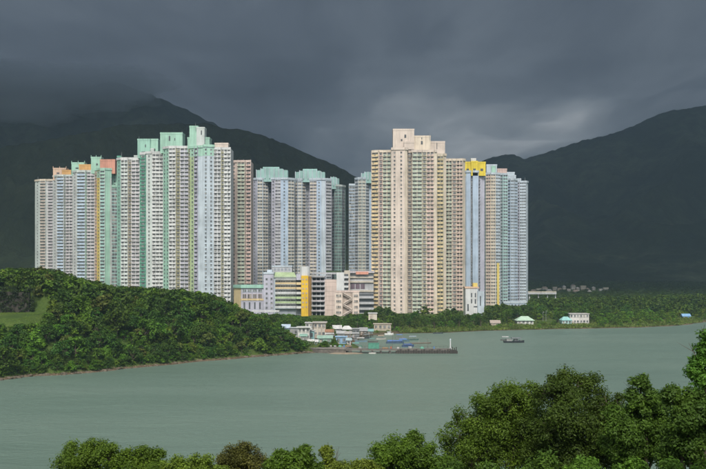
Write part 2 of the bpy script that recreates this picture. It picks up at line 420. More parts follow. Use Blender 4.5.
# --- row stepping back behind the wooded hill
t = tower(1000, 44, 'lowest flat-topped pale tower with brown window column, end of the stepped row')
wing(t, 1000, 180, [(35, 9), 'plain1:pale', (40, 1), 'bay1:pale:brown', (46, 0), 'plain:white', (48, 1), 'bay1:white:mauve', (53.2, 0)], cap='cream')
mast(t, 1000, 38, 177, 180); mast(t, 1000, 49, 178, 180)
t = tower(960, 63, 'pale tower with blue windows and a peach and orange roof house')
wing(t, 960, 175.5, [(53, 8), 'plain1:white', (57, 1), 'bay1:white:blue', (64, 0), 'slot:pale:green', (66, 1.5), 'bay2:white:mauve', (73, 0)], cap='pale')
roofhouse(t, 960, 53, 66, 168.5, 176, 'peach', slits=((58, 172.5, 2.6, 1.4),), posts=3); roofhouse(t, 960, 62, 71, 170.5, 176, 'orange', 4)
t = tower(920, 85, 'pale tower with blue windows under mint and orange roof blocks')
wing(t, 920, 171, [(72.8, 8), 'plain1:white', (77, 1), 'bay1:pale:blue', (85.5, 0), 'slot:mint:mint', (87, 1.5), 'bay2:white:mauve', (95, 0)], cap='pale')
roofhouse(t, 920, 71.5, 84.5, 163, 171, 'mint', 8, slits=((77, 167.5, 2.6, 1.3),), posts=3); roofhouse(t, 920, 79, 91, 165, 171, 'orange', 4)
t = tower(880, 106, 'mint tower with a yellow corner strip and salmon pink roof block')
wing(t, 880, 169, [(95, 5), 'slot1:peach:peach', (97, 4), 'plain1:yellow', (100, 0), 'bay1:pale:aqua', (105, 0), 'plain:mint', (110, 2), 'plain:pale', (111.6, 3), 'side:pale', (111.7, 16)], cap='mint', capn=2)
wing(t, 880, 186, [(111.6, 3.2), 'curt2:white:aqua', (117.6, 5), 'side:pale', (117.7, 16)], cap='mint', back=18)
wing(t, 880, 169, [(111.8, 10), 'plain1:mint', (117.8, 10)], back=22)
roofhouse(t, 880, 91, 101, 157.5, 169, 'mint', 9, posts=3, slits=((97, 163.5, 1.5, 1.6),)); roofhouse(t, 880, 100, 115, 160, 169, 'salmon', 3)
# --- tall green and white group
t = tower(820, 129, 'grey white tower with olive slot and green-edged shaft, no roof block')
wing(t, 820, 158.5, [(117, 6), 'plain1:teal', (121, .5), 'bay2:white:pale', (128, 0), 'slot1:olive:brown', (131.6, 1), 'bay2:white:mauve', (140, 0)], cap='white')
roofhouse(t, 820, 117, 121, 156.5, 160, 'dkgreen', 8, 6); mast(t, 820, 121.5, 152, 158); roofhouse(t, 820, 134, 138, 156, 159.5, 'pale', 6, 5)
t = tower(805, 152, 'tower with a dark green slot and two-tone green roof block')
wing(t, 805, 152.5, [(140, 7), 'slot1:dkgreen:dkgreen', (146, 5), 'side:pale', (146.1, 1), 'plain1:pale', (152, 0), 'bay3:white:white', (163.3, 1), 'side:grey', (163.4, 14), 'slot1:slate:slate', (165.5, 14)], cap='white')
roofhouse(t, 805, 137.5, 150, 139.5, 153, 'teal', 10, 10, slits=((145.5, 144.5, .8, 2.2), (144, 151.5, 4, 1))); roofhouse(t, 805, 149, 158, 139.5, 153, 'mint', 12, 10); roofhouse(t, 805, 150.5, 154, 149, 153, 'pale', 4, 5); mast(t, 805, 139, 136.5, 140)
t = tower(785, 176, 'mint and white tower with olive slot and broad mint roof block')
wing(t, 785, 147, [(163.2, 7), 'plain2:mint', (169, 1), 'bay2:white:white', (176, 0), 'slot1:olive:olive', (180.2, 1), 'bay2:white:lilac', (189, 0)], cap='white')
roofhouse(t, 785, 160.2, 182.5, 133.2, 148, 'mint', 8, 12, slits=((169.5, 136, 1.2, 3.8), (174.8, 138, .7, 2))); mast(t, 785, 182, 130.5, 134)
t = tower(760, 209, 'tallest pale blue tower with a lime green strip and stacked mint roof house')
wing(t, 760, 146.5, [(188.6, 6), 'slot1:olive:olive', (190.2, 5), 'plain1:lime', (194.6, 2), 'bay1:lilac:lilac', (198.2, 0), 'plain:ice', (203, -1)], cap='mint', capn=2)
wing(t, 760, 145.5, [(203, -2), 'plain2:ice', (213.8, 1.0), 'side:ice', (213.9, 8)], cap='mint', capn=2)
wing(t, 760, 148.5, [(213.8, 2.2), 'bay2:white:grey', (221.2, 2), 'slot1:olive:olive', (224, 3), 'bay2:white:white', (231, 2)], cap='white')
roofhouse(t, 760, 189.5, 198, 126.6, 147, 'mint', 9, 10); roofhouse(t, 760, 196.5, 204.5, 127.8, 147, 'pale', 8, 10, slits=((201.4, 130.5, .9, 3.2),)); roofhouse(t, 760, 187.5, 209.5, 138, 147, 'mint', 11, 12, slits=((191.4, 139, .7, 3),))
roofhouse(t, 760, 214.8, 228.2, 143.6, 149, 'shell', 7, 8); mast(t, 760, 195.6, 122, 128); mast(t, 760, 222, 141.5, 144)
t = tower(800, 241, 'pinkish tower with green and rose window columns beside the tall pale blue tower')
wing(t, 800, 161.2, [(231, 2.5), 'plain1:pink', (237.2, 1), 'bay2:sand:green', (245, .5), 'slot1:brown:brown', (246.2, 1), 'bay1:pink:rose', (251.2, 0)], cap='pink')
for mx in (233, 238, 243.5, 250.6): mast(t, 800, mx, 159, 161)
# --- curved blue towers behind the school
def arc(x0, x1, o_edge, o_mid, st):
    n = len(st); out = []
    for i in range(n + 1):
        q = i / n; out.append((x0 + (x1 - x0) * q, o_edge + (o_mid - o_edge) * math.sin(math.pi * q)))
        if i < n: out.append(st[i])
    return out
t = tower(900, 272, 'blue grey curved tower with aqua crown and dark central slot')
wing(t, 900, 178.5, arc(252, 268, 8, 2, ['plain1:lilac', 'grid2:ice:sand', 'grid2:ice:sand']) + ['side:lilac', (268.1, 12), 'slot1:slate:dark', (271.4, 12), 'side:lilac', (271.5, 2)] + ['plain1:lilac', (275, 1), 'grid2:lilac:grey', (280.8, 1), 'plain1:blue', (287.8, 2), 'grid2:ice:sand', (294.2, 7)], cap='ice')
b = MB()
def crown(t, D, x0, x1, y0, y1, col, off, deep=12, k=7):
    pts = [(PX(x0 + (x1 - x0) * i / k, D + off), D + off - 4 * math.sin(math.pi * i / k)) for i in range(k + 1)]
    for i in range(k):
        m = MB(); a, c = pts[i], pts[i + 1]
        top = PZ(y0, D + off) - (1.0 if i in (0, k - 1) else 0)
        m.prism([a, c, (c[0], D + off + deep), (a[0], D + off + deep)], PZ(y1, D + off) - 4, top, cm(col)); m.box(a[0] + .1, a[0] + .7, a[1] - 1.2, a[1] + .5, PZ(y1, D + off) - 1, top + .4, cm('ice'))
        m.build('crown_panel', t)
crown(t, 900, 256, 287.6, 169, 177.5, 'aqua', 6); roofhouse(t, 900, 263, 279, 167.6, 172, 'aqua', 8, 6)
t = tower(915, 312, 'blue grey curved tower with aqua crown and broad plain blue panel')
wing(t, 915, 179, arc(294.2, 305.6, 8, 2, ['grid2:ice:sand', 'grid2:ice:sand', 'grid1:ice:sand']) + ['side:lilac', (305.7, 10), 'slot1:slate:lilac', (309.6, 10), 'side:lilac', (309.7, 2), 'grid2:lilac:sand', (316.8, 1), 'plain1:blue', (321.4, .5), 'plain:ice', (325.6, 1), 'grid1:lilac:grey', (331.4, 6)], cap='ice')
crown(t, 915, 295, 325, 171, 178, 'aqua', 6); roofhouse(t, 915, 303, 317, 169.6, 173, 'aqua', 8, 6)
t = tower(950, 338, 'rounded green glass tower with aqua roof drum')
wing(t, 950, 185.4, arc(331.2, 345.2, 12, 0, ['curt1:aqua:slate', 'curt2:aqua:aqua', 'curt2:aqua:aqua', 'curt1:aqua:slate']), cap='pale')
crown(t, 950, 327.5, 339.2, 177.4, 185, 'aqua', 5, k=4)
t = tower(930, 361, 'rounded beige gridded tower with aqua roof house half hidden by cream tower')
wing(t, 930, 184.6, [(348.8, 6), 'curt2:ice:blue', (355.2, 8)], cap='ice')
wing(t, 930, 178, arc(355, 369, 8, 0, ['grid1:ice:grey', 'grid2:pale:sand', 'grid2:pale:sand', 'grid1:ice:grey']) + ['plain1:blue', (374, 10)], cap='ice')
crown(t, 930, 361, 374, 172.4, 179, 'aqua', 6, k=4)
# --- cream pair
t = tower(757, 409, 'tallest cream tower with stepped cream roof blocks and orange window column')
wing(t, 757, 151.2, [(371.8, 4), 'bay1:cream:gold', (379, 1), 'slot1:pink:rose', (382.6, 2), 'bay2:cream:green', (391.4, 1)], cap='cream')
wing(t, 757, 148.6, [(391.2, -3.5), 'plain2:shell', (404.6, -5), 'plain:cream', (407.4, -3), 'side:cream', (407.5, 4)], cap='shell')
wing(t, 757, 151, [(407.3, 4), 'slot1:sand:brown', (412, 4), 'side:cream', (412.1, 0), 'bay2:sand:green', (422.2, -.5), 'slot1:olive:sand', (426.6, .5), 'bay2:cream:rose', (434.2, -1), 'plain:cream', (437, 0)], cap='shell')
wing(t, 757, 154.6, [(436.8, 6), 'bay2:olive:gold', (443.4, 6), 'plain:cream', (446.2, 8)], cap='cream')
roofhouse(t, 757, 393, 414.2, 129.6, 149.5, 'shell', 6, 12, slits=((405.3, 134.6, 1.4, 2.4), (401.6, 139.2, 1.2, 1.4), (410.4, 146.5, 4.5, 1.0)))
roofhouse(t, 757, 404, 414, 142.2, 144, 'shell', 3.6, 3); roofhouse(t, 757, 413.6, 430.6, 136.4, 150, 'cream', 9, 10, slits=((421.8, 141, 1.4, 2.6), (421.8, 137.4, .6, 1.6)))
roofhouse(t, 757, 430.4, 445, 142, 155, 'shell', 12, 9, slits=((437, 142.6, .5, 5),)); mast(t, 757, 396, 127, 130); mast(t, 757, 429.8, 132.5, 137)
t = tower(790, 455, 'plain cream tower with dark green and rose columns beside the tallest cream tower')
wing(t, 790, 159.6, [(445.8, 2), 'bay2:cream:green', (452.2, 1), 'slot1:rose:sand', (456.6, 1.5), 'bay2:cream:rose', (463, 0), 'plain:cream', (465.2, 3)], cap='cream')
# --- pastel row on the other side
t = tower(860, 474, 'sky blue tower with bright yellow crown')
wing(t, 860, 171.5, [(464.6, 4), 'plain:ice', (466.4, 2), 'plain:blue', (470.6, 1), 'side:blue', (470.7, 3), 'slot1:slate:slate', (472.6, 3), 'side:blue', (472.7, 1), 'plain:blue', (478.2, 1), 'slot1:lilac:slate', (480, 3), 'plain:lilac', (484.6, 5)], cap='ice')
for i, (xa, xb) in enumerate(((464.4, 471), (471.2, 477.8), (478, 485.6))):
    roofhouse(t, 860, xa, xb, 162.4 - (i == 1) * .8, 171, 'lemon', 1 + (i == 0) * 2, 10, slits=(((xa + xb) / 2, 168.6, 2.2, 2.0),))
roofhouse(t, 860, 471, 476, 159, 163, 'white', 6, 5)
t = tower(900, 491, 'beige gridded rounded tower with pale green and blue roof house')
wing(t, 900, 173.5, [(482.8, 9), 'grid1:aqua:slate', (486, 3)] + arc(486, 500.2, 3, 0, ['grid2:cream:pink', 'grid2:cream:sand', 'grid2:ice:ice'])[1:], cap='ice')
roofhouse(t, 900, 486.5, 497, 165, 174, 'ice', 4, 9); roofhouse(t, 900, 491.5, 495.6, 166.6, 173, 'mint', 3, 3)
roofhouse(t, 900, 497.0, 499.4, 263, 317, 'yellow', -1.0, 3, name='painted_corner', parapet=False)
t = tower(940, 503, 'narrow greenish tower with dusty pink roof house')
wing(t, 940, 174, [(499.4, 6), 'grid1:aqua:slate', (503, 4), 'grid2:ice:aqua', (507.6, 6)], cap='ice')
roofhouse(t, 940, 497.4, 507, 169.2, 175, 'rose', 8, 9)
t = tower(970, 512, 'pale blue gridded tower with plain blue roof house')
wing(t, 970, 179.4, arc(507, 517.4, 6, 2, ['grid1:blue:blue', 'grid2:ice:blue', 'grid2:ice:blue']), cap='ice')
roofhouse(t, 970, 507, 514.6, 172.6, 180, 'ice', 5, 9); roofhouse(t, 970, 509, 516, 175.6, 180, 'ice', 4, 9)
t = tower(990, 522, 'lilac white gridded tower, last and lowest of the pastel row')
wing(t, 990, 181.6, [(517, 4), 'grid1:lilac:lilac', (519.6, 2), 'grid3:ice:ice', (526.2, 1), 'plain:ice', (528, 6)], cap='ice')
mast(t, 990, 525, 177.5, 182); roofhouse(t, 990, 517.4, 521, 179, 182.5, 'ice', 6, 6)
# ------------------------------------------------------------------ low buildings between the towers
def thing(name, loc, label, cat, group=None): return empty(name, loc, label=label, cat=cat, group=group)
def pbox(name, parent, D, x0, x1, y0, y1, mat, n0=0.0, deep=10.0, kind=None):
    """box whose front face fills the photograph rectangle at depth D+n0"""
    b = MB(); d = D + n0; b.box(PX(x0, d), PX(x1, d), d, d + deep, PZ(y1, d), PZ(y0, d), mat); return b.build(name, parent, kind=kind)
def ribbon(parent, D, x0, x1, y0, y1, n, frame, n0=-.25):
    """a strip of windows: each pane its own part, a frame round them"""
    G = glassmat(); d = D + n0; X0, X1 = PX(x0, d), PX(x1, d); za, zb = PZ(y1, d), PZ(y0, d)
    b = MB(); b.box(X0 - .12, X1 + .12, d - .1, d + .3, za - .14, za, frame); b.box(X0 - .12, X1 + .12, d - .1, d + .3, zb, zb + .14, frame)
    for i in range(n + 1):
        xx = X0 + (X1 - X0) * i / n; b.box(xx - .12, xx + .12, d - .08, d + .3, za + .002, zb - .002, frame)
    w_ = b.build('window', parent)
    for i in range(n):
        g = MB(); g.box(X0 + (X1 - X0) * i / n + .13, X0 + (X1 - X0) * (i + 1) / n - .13, d + .04, d + .2, za + .004, zb - .004, G); g.build('pane', w_)
    return w_
# school: hall, stair block, striped classrooms, yellow drum tower
D = 720
t = thing('school_hall', (PX(248, D), D + 8, 4), 'low school hall with teal roof band and purple windows', 'building')
hall = MB(); m_l, m_t = cm('lilac'), cm('sand')
pbox('wall', t, D, 241, 264, 287, 318, m_l, 0, 16)
b = MB(); b.prism([(PX(232.5, D), D + 9), (PX(241, D), D + .05), (PX(241, D) - .02, D + 16), (PX(232.5, D), D + 16)], 2, PZ(287, D), cm('gold')); b.build('end_wall', t)
b = MB(); b.prism([(PX(231.8, D), D + 8), (PX(241, D), D - 1.2), (PX(264.5, D), D - 1.2), (PX(264.5, D), D + 16.5), (PX(231.8, D), D + 16.5)], PZ(288, D), PZ(285, D), cm('teal')); b.build('roof', t)
for i in range(4):
    x = 242.6 + i * 5.2
    ribbon(t, D, x, x + 3.8, 289.4, 291.6, 2, cm('ice')); w_ = ribbon(t, D, x, x + 3.6, 294.2, 298, 2, cm('rose'))
    g = MB(); xx = PX(x + 1.8, D); g.box(xx - .55, xx + .55, D - .12, D + .3, PZ(309, D), PZ(302.2, D), cm('dark')); g.build('slot_window', t)
pbox('painted_band', t, D, 241, 264, 298.6, 300.4, cm('gold'), -.4, .6)
for i in range(5): pbox('pilaster', t, D, 241.3 + i * 5.3, 242.1 + i * 5.3, 288.2, 318, m_l, -.35, .6)
t = thing('school_stair_block', (PX(268, D), D + 6, 4), 'lilac stair block with a column of small square windows', 'building')
pbox('wall', t, D, 263.6, 273.6, 273.5, 318, cm('lilac'), -3, 18); pbox('parapet', t, D, 263.2, 274, 272.2, 274, cm('ice'), -3.4, 19); pbox('roof_house', t, D, 267, 272, 269.6, 273.6, cm('ice'), 4, 6)
for k in range(7):
    for x in (266.6, 271.6):
        g = MB(); xx = PX(x, D - 3); zz = PZ(279.2 + k * 4.75, D - 3); g.box(xx - .65, xx + .65, D - 3.14, D - 2.7, zz - .7, zz + .7, glassmat()); g.build('window', t)
t = thing('school_classroom_block', (PX(284, D), D + 8, 4), 'striped school classroom block with yellow, white and green balcony bands', 'building')
pbox('wall', t, D, 273.6, 296, 276.8, 318, cm('slate'), 1.6, 14); pbox('side_pier', t, D, 273.6, 275.2, 276, 318, cm('ice'), -.8, 2.3)
b = MB(); b.face([(PX(272.5, D), D - 1.6, PZ(276.6, D)), (PX(296.4, D), D - 1.6, PZ(276.6, D)), (PX(293.5, D), D + 9, PZ(272.2, D)), (PX(274, D), D + 9, PZ(272.2, D))], cm('lime')); b.box(PX(272.5, D), PX(296.4, D), D - 1.55, D + 15, PZ(277.6, D), PZ(276.7, D), cm('green')); b.build('roof', t)
for k, (c1, c2) in enumerate((('white', 'white'), ('gold', 'white'), ('gold', 'white'), ('white', 'white'), ('lime', 'white'), ('lime', 'white'), ('white', 'ice'))):
    y = 277.7 + k * 4.75
    pbox('balcony', t, D, 275.2, 295.8, y + (0 if k else .1), y + 1.7, cm(c1), -.9, 2.6)
    pbox('balcony_kerb', t, D, 275.2, 295.8, y + 1.72, y + 2.5, cm(c2), -.6, 2.3)
    if k < 6:
        for i in range(4):
            ribbon(t, D, 275.8 + i * 5, 280.2 + i * 5, y + 2.9, y + 4.4, 3, cm('white'), 1.3)
t = thing('school_yellow_tower', (PX(303, D), D + 6, 4), 'bright yellow school tower with stacked side balconies and white roof drum', 'building')
pbox('wall', t, D, 301.2, 308.2, 275.6, 318, wallmat((.72, .46, .04)), -3, 12)
b = MB(); b.prism([(PX(308.2, D - 3), D - 3), (PX(311.4, D + 4), D + 4), (PX(311.4, D + 4), D + 9), (PX(308.2, D - 3), D + 9)], 2, PZ(276.4, D), cm('orange')); b.build('side_wall', t)  # orange colour stands in for the shaded side of the yellow wall
b = MB(); cx, cyy, rr = PX(305, D + 2), D + 2, 3.6
ring = [(cx + rr * math.cos(a * math.pi / 9), cyy + rr * math.sin(a * math.pi / 9)) for a in range(18)]
b.prism(ring, PZ(276.5, D), PZ(266.4, D), cm('white')); b.build('roof_drum', t)
for k in range(7):
    for x in (303, 306.4):
        g = MB(); xx = PX(x, D - 3); zz = PZ(279.4 + k * 4.6, D - 3); g.box(xx - .6, xx + .6, D - 3.12, D - 2.8, zz - .55, zz + .55, cm('brown')); g.build('window', t)
pbox('stair_back_wall', t, D, 296.2, 301.2, 277.5, 318, cm('slate'), 3.2, 6)
for k in range(7): pbox('balcony', t, D, 296.2, 301.15, 277.6 + k * 4.75, 280 + k * 4.75, cm(('lilac', 'gold', 'gold', 'white', 'lime', 'lime', 'white')[k]), -1.4, 3)
pbox('top_room', t, D, 296.4, 301.1, 274, 277.5, cm('lilac'), -.5, 5)
t = thing('rooftop_plant_room', (PX(280, 770), 775, 4), 'pale grey plant building rising behind the striped school block', 'building')
pbox('wall', t, 770, 272, 292, 266.6, 310, cm('grey'), 0, 12); pbox('parapet', t, 770, 271.6, 292.4, 265.4, 267, cm('ice'), -.3, 13)
for i in range(5): pbox('vent_opening', t, 770, 274 + i * 3.6, 276 + i * 3.6, 268.2, 270.6, cm('slate'), -.12, .4)
t = thing('car_port', (PX(262, 690), 692, 4), 'white flat canopy at the foot of the school hall', 'canopy')
pbox('roof', t, 690, 252, 279, 310.6, 311.8, cm('white'), 0, 7)
for i in range(4): pbox('post', t, 690, 253 + i * 8, 253.5 + i * 8, 311.8, 318.5, cm('grey'), 1, .4)
# car park with open decks
D = 725
t = thing('car_park', (PX(330, D), D + 10, 4), 'grey multi-storey car park with open dark decks and white parapets', 'car park')
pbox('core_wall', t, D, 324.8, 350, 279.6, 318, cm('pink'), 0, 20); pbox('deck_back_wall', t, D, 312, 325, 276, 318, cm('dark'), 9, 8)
for k in range(8):
    y = 276.4 + k * 4.9
    pbox('deck', t, D, 311.4, 324.9, y + .4, y + 1.0, cm('grey'), -.5, 9.4); pbox('parapet', t, D, 311.4, 324.9, y - .9, y + .38, cm('mauve' if k % 2 else 'grey'), -.7, .5)
for i in range(4): pbox('column', t, D, 312 + i * 4, 312.6 + i * 4, 276.4, 318, cm('grey'), 1.0, .8)
pbox('upper_wall', t, D, 336.6, 344.2, 272.4, 290.4, cm('white'), -1.5, 12); pbox('upper_roof', t, D, 312, 350, 272.4, 274.2, cm('grey'), 2, 16); pbox('stair_wall', t, D, 344.3, 350, 270.4, 290, cm('sand'), .3, 12)
for k in range(4): pbox('stair_opening', t, D, 344.2, 348.2, 274 + k * 4.7, 276 + k * 4.7, cm('dark'), -.1, .5); pbox('stair_balcony', t, D, 343.6, 348.6, 276.2 + k * 4.7, 278.2 + k * 4.7, cm('white'), -1.2, 1.4)
for k in range(7): pbox('wall_joint', t, D, 325.2, 336.4, 282 + k * 4.6, 282.3 + k * 4.6, cm('brown'), -.08, .3)
pbox('roof_planter', t, D, 326, 341, 270.8, 272.3, plainmat('planting', (.04, .07, .03), .9), 6, 3)
t = thing('market_building', (PX(362, 745), 756, 4), 'grey podium market with purple shutters, red sign strip and open lower decks', 'building')
D = 745
pbox('wall', t, D, 348.6, 373.6, 273, 318, cm('grey'), 2, 18); pbox('roof', t, D, 347.6, 374.4, 271, 273, cm('mauve'), -.5, 20); pbox('sign_strip', t, D, 355.8, 368.4, 271.6, 274.4, cm('salmon'), -1, .4)
for i in range(3):
    w_ = pbox('shutter', t, D, 350.6 + i * 5, 354.8 + i * 5, 283.6, 288.8, wallmat((.16, .12, .15)), 1.8, .5)
for k, y in enumerate((276.4, 281, 290.2)): pbox('ledge', t, D, 348.6, 373.6, y, y + 1.6, cm('sand'), .9, 1.5)
for k, y in enumerate((293.6, 299.4, 305, 310.4)): pbox('deck_shade_panel', t, D, 358, 373.6, y, y + 2.6, cm('dark'), 1.7, .6); pbox('deck_parapet', t, D, 357.6, 374, y + 2.6, y + 4.8, cm('grey'), -.3, 2.5)  # solid dark panels stand in for the shade inside the lower decks
# small cream building with outside zigzag stair
D = 690
t = thing('stair_building', (PX(347, D), D + 5, 4), 'small cream building with zigzag outside staircase between two window wings', 'building')
pbox('wall', t, D, 335, 359, 292, 319, cm('shell'), 1.5, 10); pbox('parapet', t, D, 334.6, 359.4, 290.8, 292.2, cm('pink'), .9, 11)
for x0, x1 in ((334.8, 342.4), (352.6, 359.2)):
    pbox('wing', t, D, x0, x1, 292.6, 319, cm('shell'), -.6, 2.2)
    for k in range(4): ribbon(t, D, x0 + 1.4, x1 - 1.2, 294.6 + k * 5.6, 296.6 + k * 5.6, 3, cm('shell'), -.85)
pbox('stair_recess', t, D, 342.5, 352.5, 293, 319, cm('brown'), 1.36, .3)
for k in range(4):
    y = 294.6 + k * 5.6; xa, xb = (343, 352) if k % 2 else (352, 343)
    b = MB(); a0, a1 = PX(xa, D), PX(xb, D); z0_, z1_ = PZ(y + 5.2, D), PZ(y, D)
    for z_, th in ((0, .35), (.95, .75)):
        b.face([(a0, D - .6, z0_ + z_), (a1, D - .6, z1_ + z_), (a1, D - .6, z1_ + z_ + th), (a0, D - .6, z0_ + z_ + th)], cm('shell'))
        b.face([(a0, D - .6, z0_ + z_ + th), (a1, D - .6, z1_ + z_ + th), (a1, D + 1.3, z1_ + z_ + th), (a0, D + 1.3, z0_ + z_ + th)], cm('shell'))
    b.build('stair_flight', t)
t = thing('white_clinic', (PX(474, 740), 746, 4), 'small white building with black slot windows and yellow roof room', 'building')
D = 740
pbox('wall', t, D, 465.6, 477.4, 288.2, 318, cm('white'), 0, 14); pbox('front_wall', t, D, 477.5, 484, 291.5, 318, cm('ice'), -1.5, 11); pbox('parapet', t, D, 465, 479, 286.8, 288.4, cm('peach'), -.4, 15); pbox('roof_room', t, D, 473.2, 477.6, 283, 287.2, cm('yellow'), 3, 6)
for x, y, wd, hh in ((471.6, 293, .9, 3), (475.4, 293, .9, 3), (471.6, 299, .9, 3), (475.4, 299, 1, 3.4), (480.4, 296, .8, 7), (475.5, 306, 2.6, .9), (468, 304, 1.2, 5)):
    g = MB(); d = D - (1.5 if x > 477.5 else 0); g.box(PX(x, d) - wd / 2, PX(x, d) + wd / 2, d - .13, d + .3, PZ(y, d) - hh, PZ(y, d), cm('dark')); g.build('window', t)
t = thing('pump_house', (PX(367, 650), 652, 2), 'small pale block house in front of the market podium', 'hut')
pbox('wall', t, 650, 368.5, 377, 313.6, 320, cm('sand'), 0, 4); pbox('roof', t, 650, 368, 377.5, 312.8, 313.6, cm('white'), -.4, 5); pbox('door', t, 650, 370, 371.6, 315.6, 320, cm('brown'), -.1, .3)
t = thing('blue_podium', (PX(512, 900), 905, 4), 'low pale blue podium block at the foot of the pastel row', 'building')
pbox('wall', t, 900, 504, 527, 303, 312, cm('blue'), 0, 12); pbox('roof', t, 900, 503.4, 527.6, 301.6, 303.1, cm('ice'), -.5, 13)
for i in range(7): pbox('window', t, 900, 505 + i * 3.1, 507.2 + i * 3.1, 304.4, 306.6, glassmat(), -.12, .3)
# elevated road
D = 1050
t = thing('elevated_road', (PX(541, D), D + 4, 0), 'concrete elevated road on columns crossing the wooded plain', 'bridge')
for x0, x1 in ((526, 541), (541.2, 556.5)):
    dk = pbox('deck', t, D, x0, x1, 292.4, 294.2, cm('grey'), 0, 9); pbox('parapet', dk, D, x0, x1, 291.4, 292.38, cm('sand'), -.2, .4)
for x in (529, 538, 547, 555): pbox('pier_column', t, D, x, x + 1.0, 294.2, 304, cm('grey'), 2.5, 3)
# far village houses on the plain
rv = random.Random(5)
vm = [(.50, .46, .38), (.42, .38, .33), (.55, .52, .46), (.36, .32, .27), (.48, .42, .34)]
SHP_ = ['flat-roofed', 'hip-roofed', 'gabled']
vill = [(539, 288.4), (545, 287), (549.5, 289.6), (555, 286.8), (560, 288.4), (564.5, 285.8), (569, 288.8), (573.6, 284.8), (578, 287.4), (583.5, 285.6), (588, 288.2), (594, 287), (601, 288.8), (576, 290.4), (590, 290.6), (606, 287.4), (534, 290)]
for i, (px, py) in enumerate(vill):
    D = 1420 + (py - 287.5) * -18 + rv.uniform(-12, 12); z0_ = h1(PX(px, D), D) - .5; zt = PZ(py, D)
    wd = rv.uniform(3.6, 7.5); c = vm[i % 5]
    t = thing('village_house', (PX(px, D), D, z0_), ('pale flat-roofed house', 'brown-roofed house', 'grey-roofed house')[i % 3] + ' in the distant village at the mountain foot', 'house', 'houses of the distant village')
    b = MB(); X = PX(px, D); b.box(X - wd / 2, X + wd / 2, D, D + 7, z0_, zt - 1.2, wallmat(c)); b.build('wall', t)
    b = MB()
    if i % 3 == 0: b.box(X - wd / 2 - .3, X + wd / 2 + .3, D - .3, D + 7.3, zt - 1.2, zt, wallmat(tuple(x * .8 for x in c)))
    else:
        rm = wallmat((.30, .24, .2) if i % 3 == 1 else (.4, .38, .36)); e = .4
        for yy, s in ((D - .4, 1), (D + 7.4, -1)): b.face([(X - wd / 2 - e, yy, zt - 1.2), (X + wd / 2 + e, yy, zt - 1.2), (X + wd / 2 - 1.5, D + 3.5, zt + .6), (X - wd / 2 + 1.5, D + 3.5, zt + .6)][::s], rm)
        for xx, x2 in ((X - wd / 2 - e, X - wd / 2 + 1.5), (X + wd / 2 + e, X + wd / 2 - 1.5)): b.face([(xx, D - .4, zt - 1.2), (xx, D + 7.4, zt - 1.2), (x2, D + 3.5, zt + .6)], rm)
    b.build('roof', t)
    for k in range(3):
        g = MB(); xx = X - wd / 2 + wd * (k + .5) / 3; g.box(xx - .5, xx + .5, D - .12, D + .2, zt - 3.6, zt - 2.2, glassmat()); g.build('window', t)

# ------------------------------------------------------------------ shore village
def hut(name, px0, px1, ytop, D, label, wall, roof, kind='flat', deep=7, z0=None, cat='house', nwin=2, door=True, eave=.5, rise=1.6, stilts=False, storeys=1):
    X0, X1 = PX(px0, D), PX(px1, D); zt = PZ(ytop, D); zg = h1((X0 + X1) / 2, D + 2) if z0 is None else z0
    t = thing(name, ((X0 + X1) / 2, D + deep / 2, zg), label, cat)
    wm, rm = (wallmat(wall), plainmat('roof_sheet', roof, .6))
    zw = zt if kind == 'flat' else zt - rise
    zl = zg + (1.6 if stilts else -.6)
    b = MB(); b.box(X0, X1, D, D + deep, zl, zw - .25, wm); b.build('wall', t)
    b = MB()
    if kind == 'flat': b.box(X0 - eave, X1 + eave, D - eave, D + deep + eave, zw - .25, zw + .05, rm)
    else:
        e = eave; yc = D + deep / 2; ix = (X1 - X0) * .28 if kind == 'hip' else -e
        A = [(X0 - e, D - e, zw - .35), (X1 + e, D - e, zw - .35), (X1 + e, D + deep + e, zw - .35), (X0 - e, D + deep + e, zw - .35)]; Bm = [(X0 + ix, yc, zt), (X1 - ix, yc, zt)]
        b.face([A[0], A[1], Bm[1], Bm[0]], rm); b.face([A[2], A[3], Bm[0], Bm[1]], rm); b.face([A[1], A[2], Bm[1]], rm if kind == 'hip' else wm); b.face([A[3], A[0], Bm[0]], rm if kind == 'hip' else wm); b.face(A[::-1], rm)
    b.build('roof', t)
    for s in range(storeys):
        za = zl + (zw - zl) * s / storeys; hh = (zw - zl) / storeys
        for k in range(nwin):
            xx = X0 + (X1 - X0) * (k + .5) / nwin; g = MB(); w2 = min(.7, (X1 - X0) / nwin * .3)
            g.box(xx - w2, xx + w2, D - .1, D + .2, za + hh * .42, za + hh * .78, glassmat()); wi = g.build('window', t)
            g = MB(); g.box(xx - w2 - .12, xx + w2 + .12, D - .3, D - .02, za + hh * .36, za + hh * .41, wm); g.build('sill', wi)
    if door:
        xx = X0 + (X1 - X0) * .12 + .5; g = MB(); g.box(xx - .45, xx + .45, D - .13, D + .2, zl + .05, zl + min(2.1, (zw - zl) * .8), cm('brown')); g.build('door', t)
    if stilts:
        for k in range(4):
            for yy in (D + .3, D + deep - .3):
                g = MB(); xx = X0 + .2 + (X1 - X0 - .4) * k / 3; g.tube((xx, yy, zg - 2), (xx, yy, zl + .1), .14, .12, plainmat('weathered_timber', (.14, .12, .1), .9), 5); g.build('stilt', t)
    return t
WHT, GRY, GRN, BLU, TEA, BEI, RUS = (.60, .60, .57), (.30, .31, .32), (.22, .42, .31), (.16, .34, .58), (.28, .52, .50), (.48, .42, .34), (.30, .16, .10)
hut('shore_house', 298, 309.5, 327.2, 522, 'white house with wide flat roof beside the pier end', WHT, (.55, .56, .54), 'flat', 8, 3.0, nwin=3, storeys=2, eave=1.0)
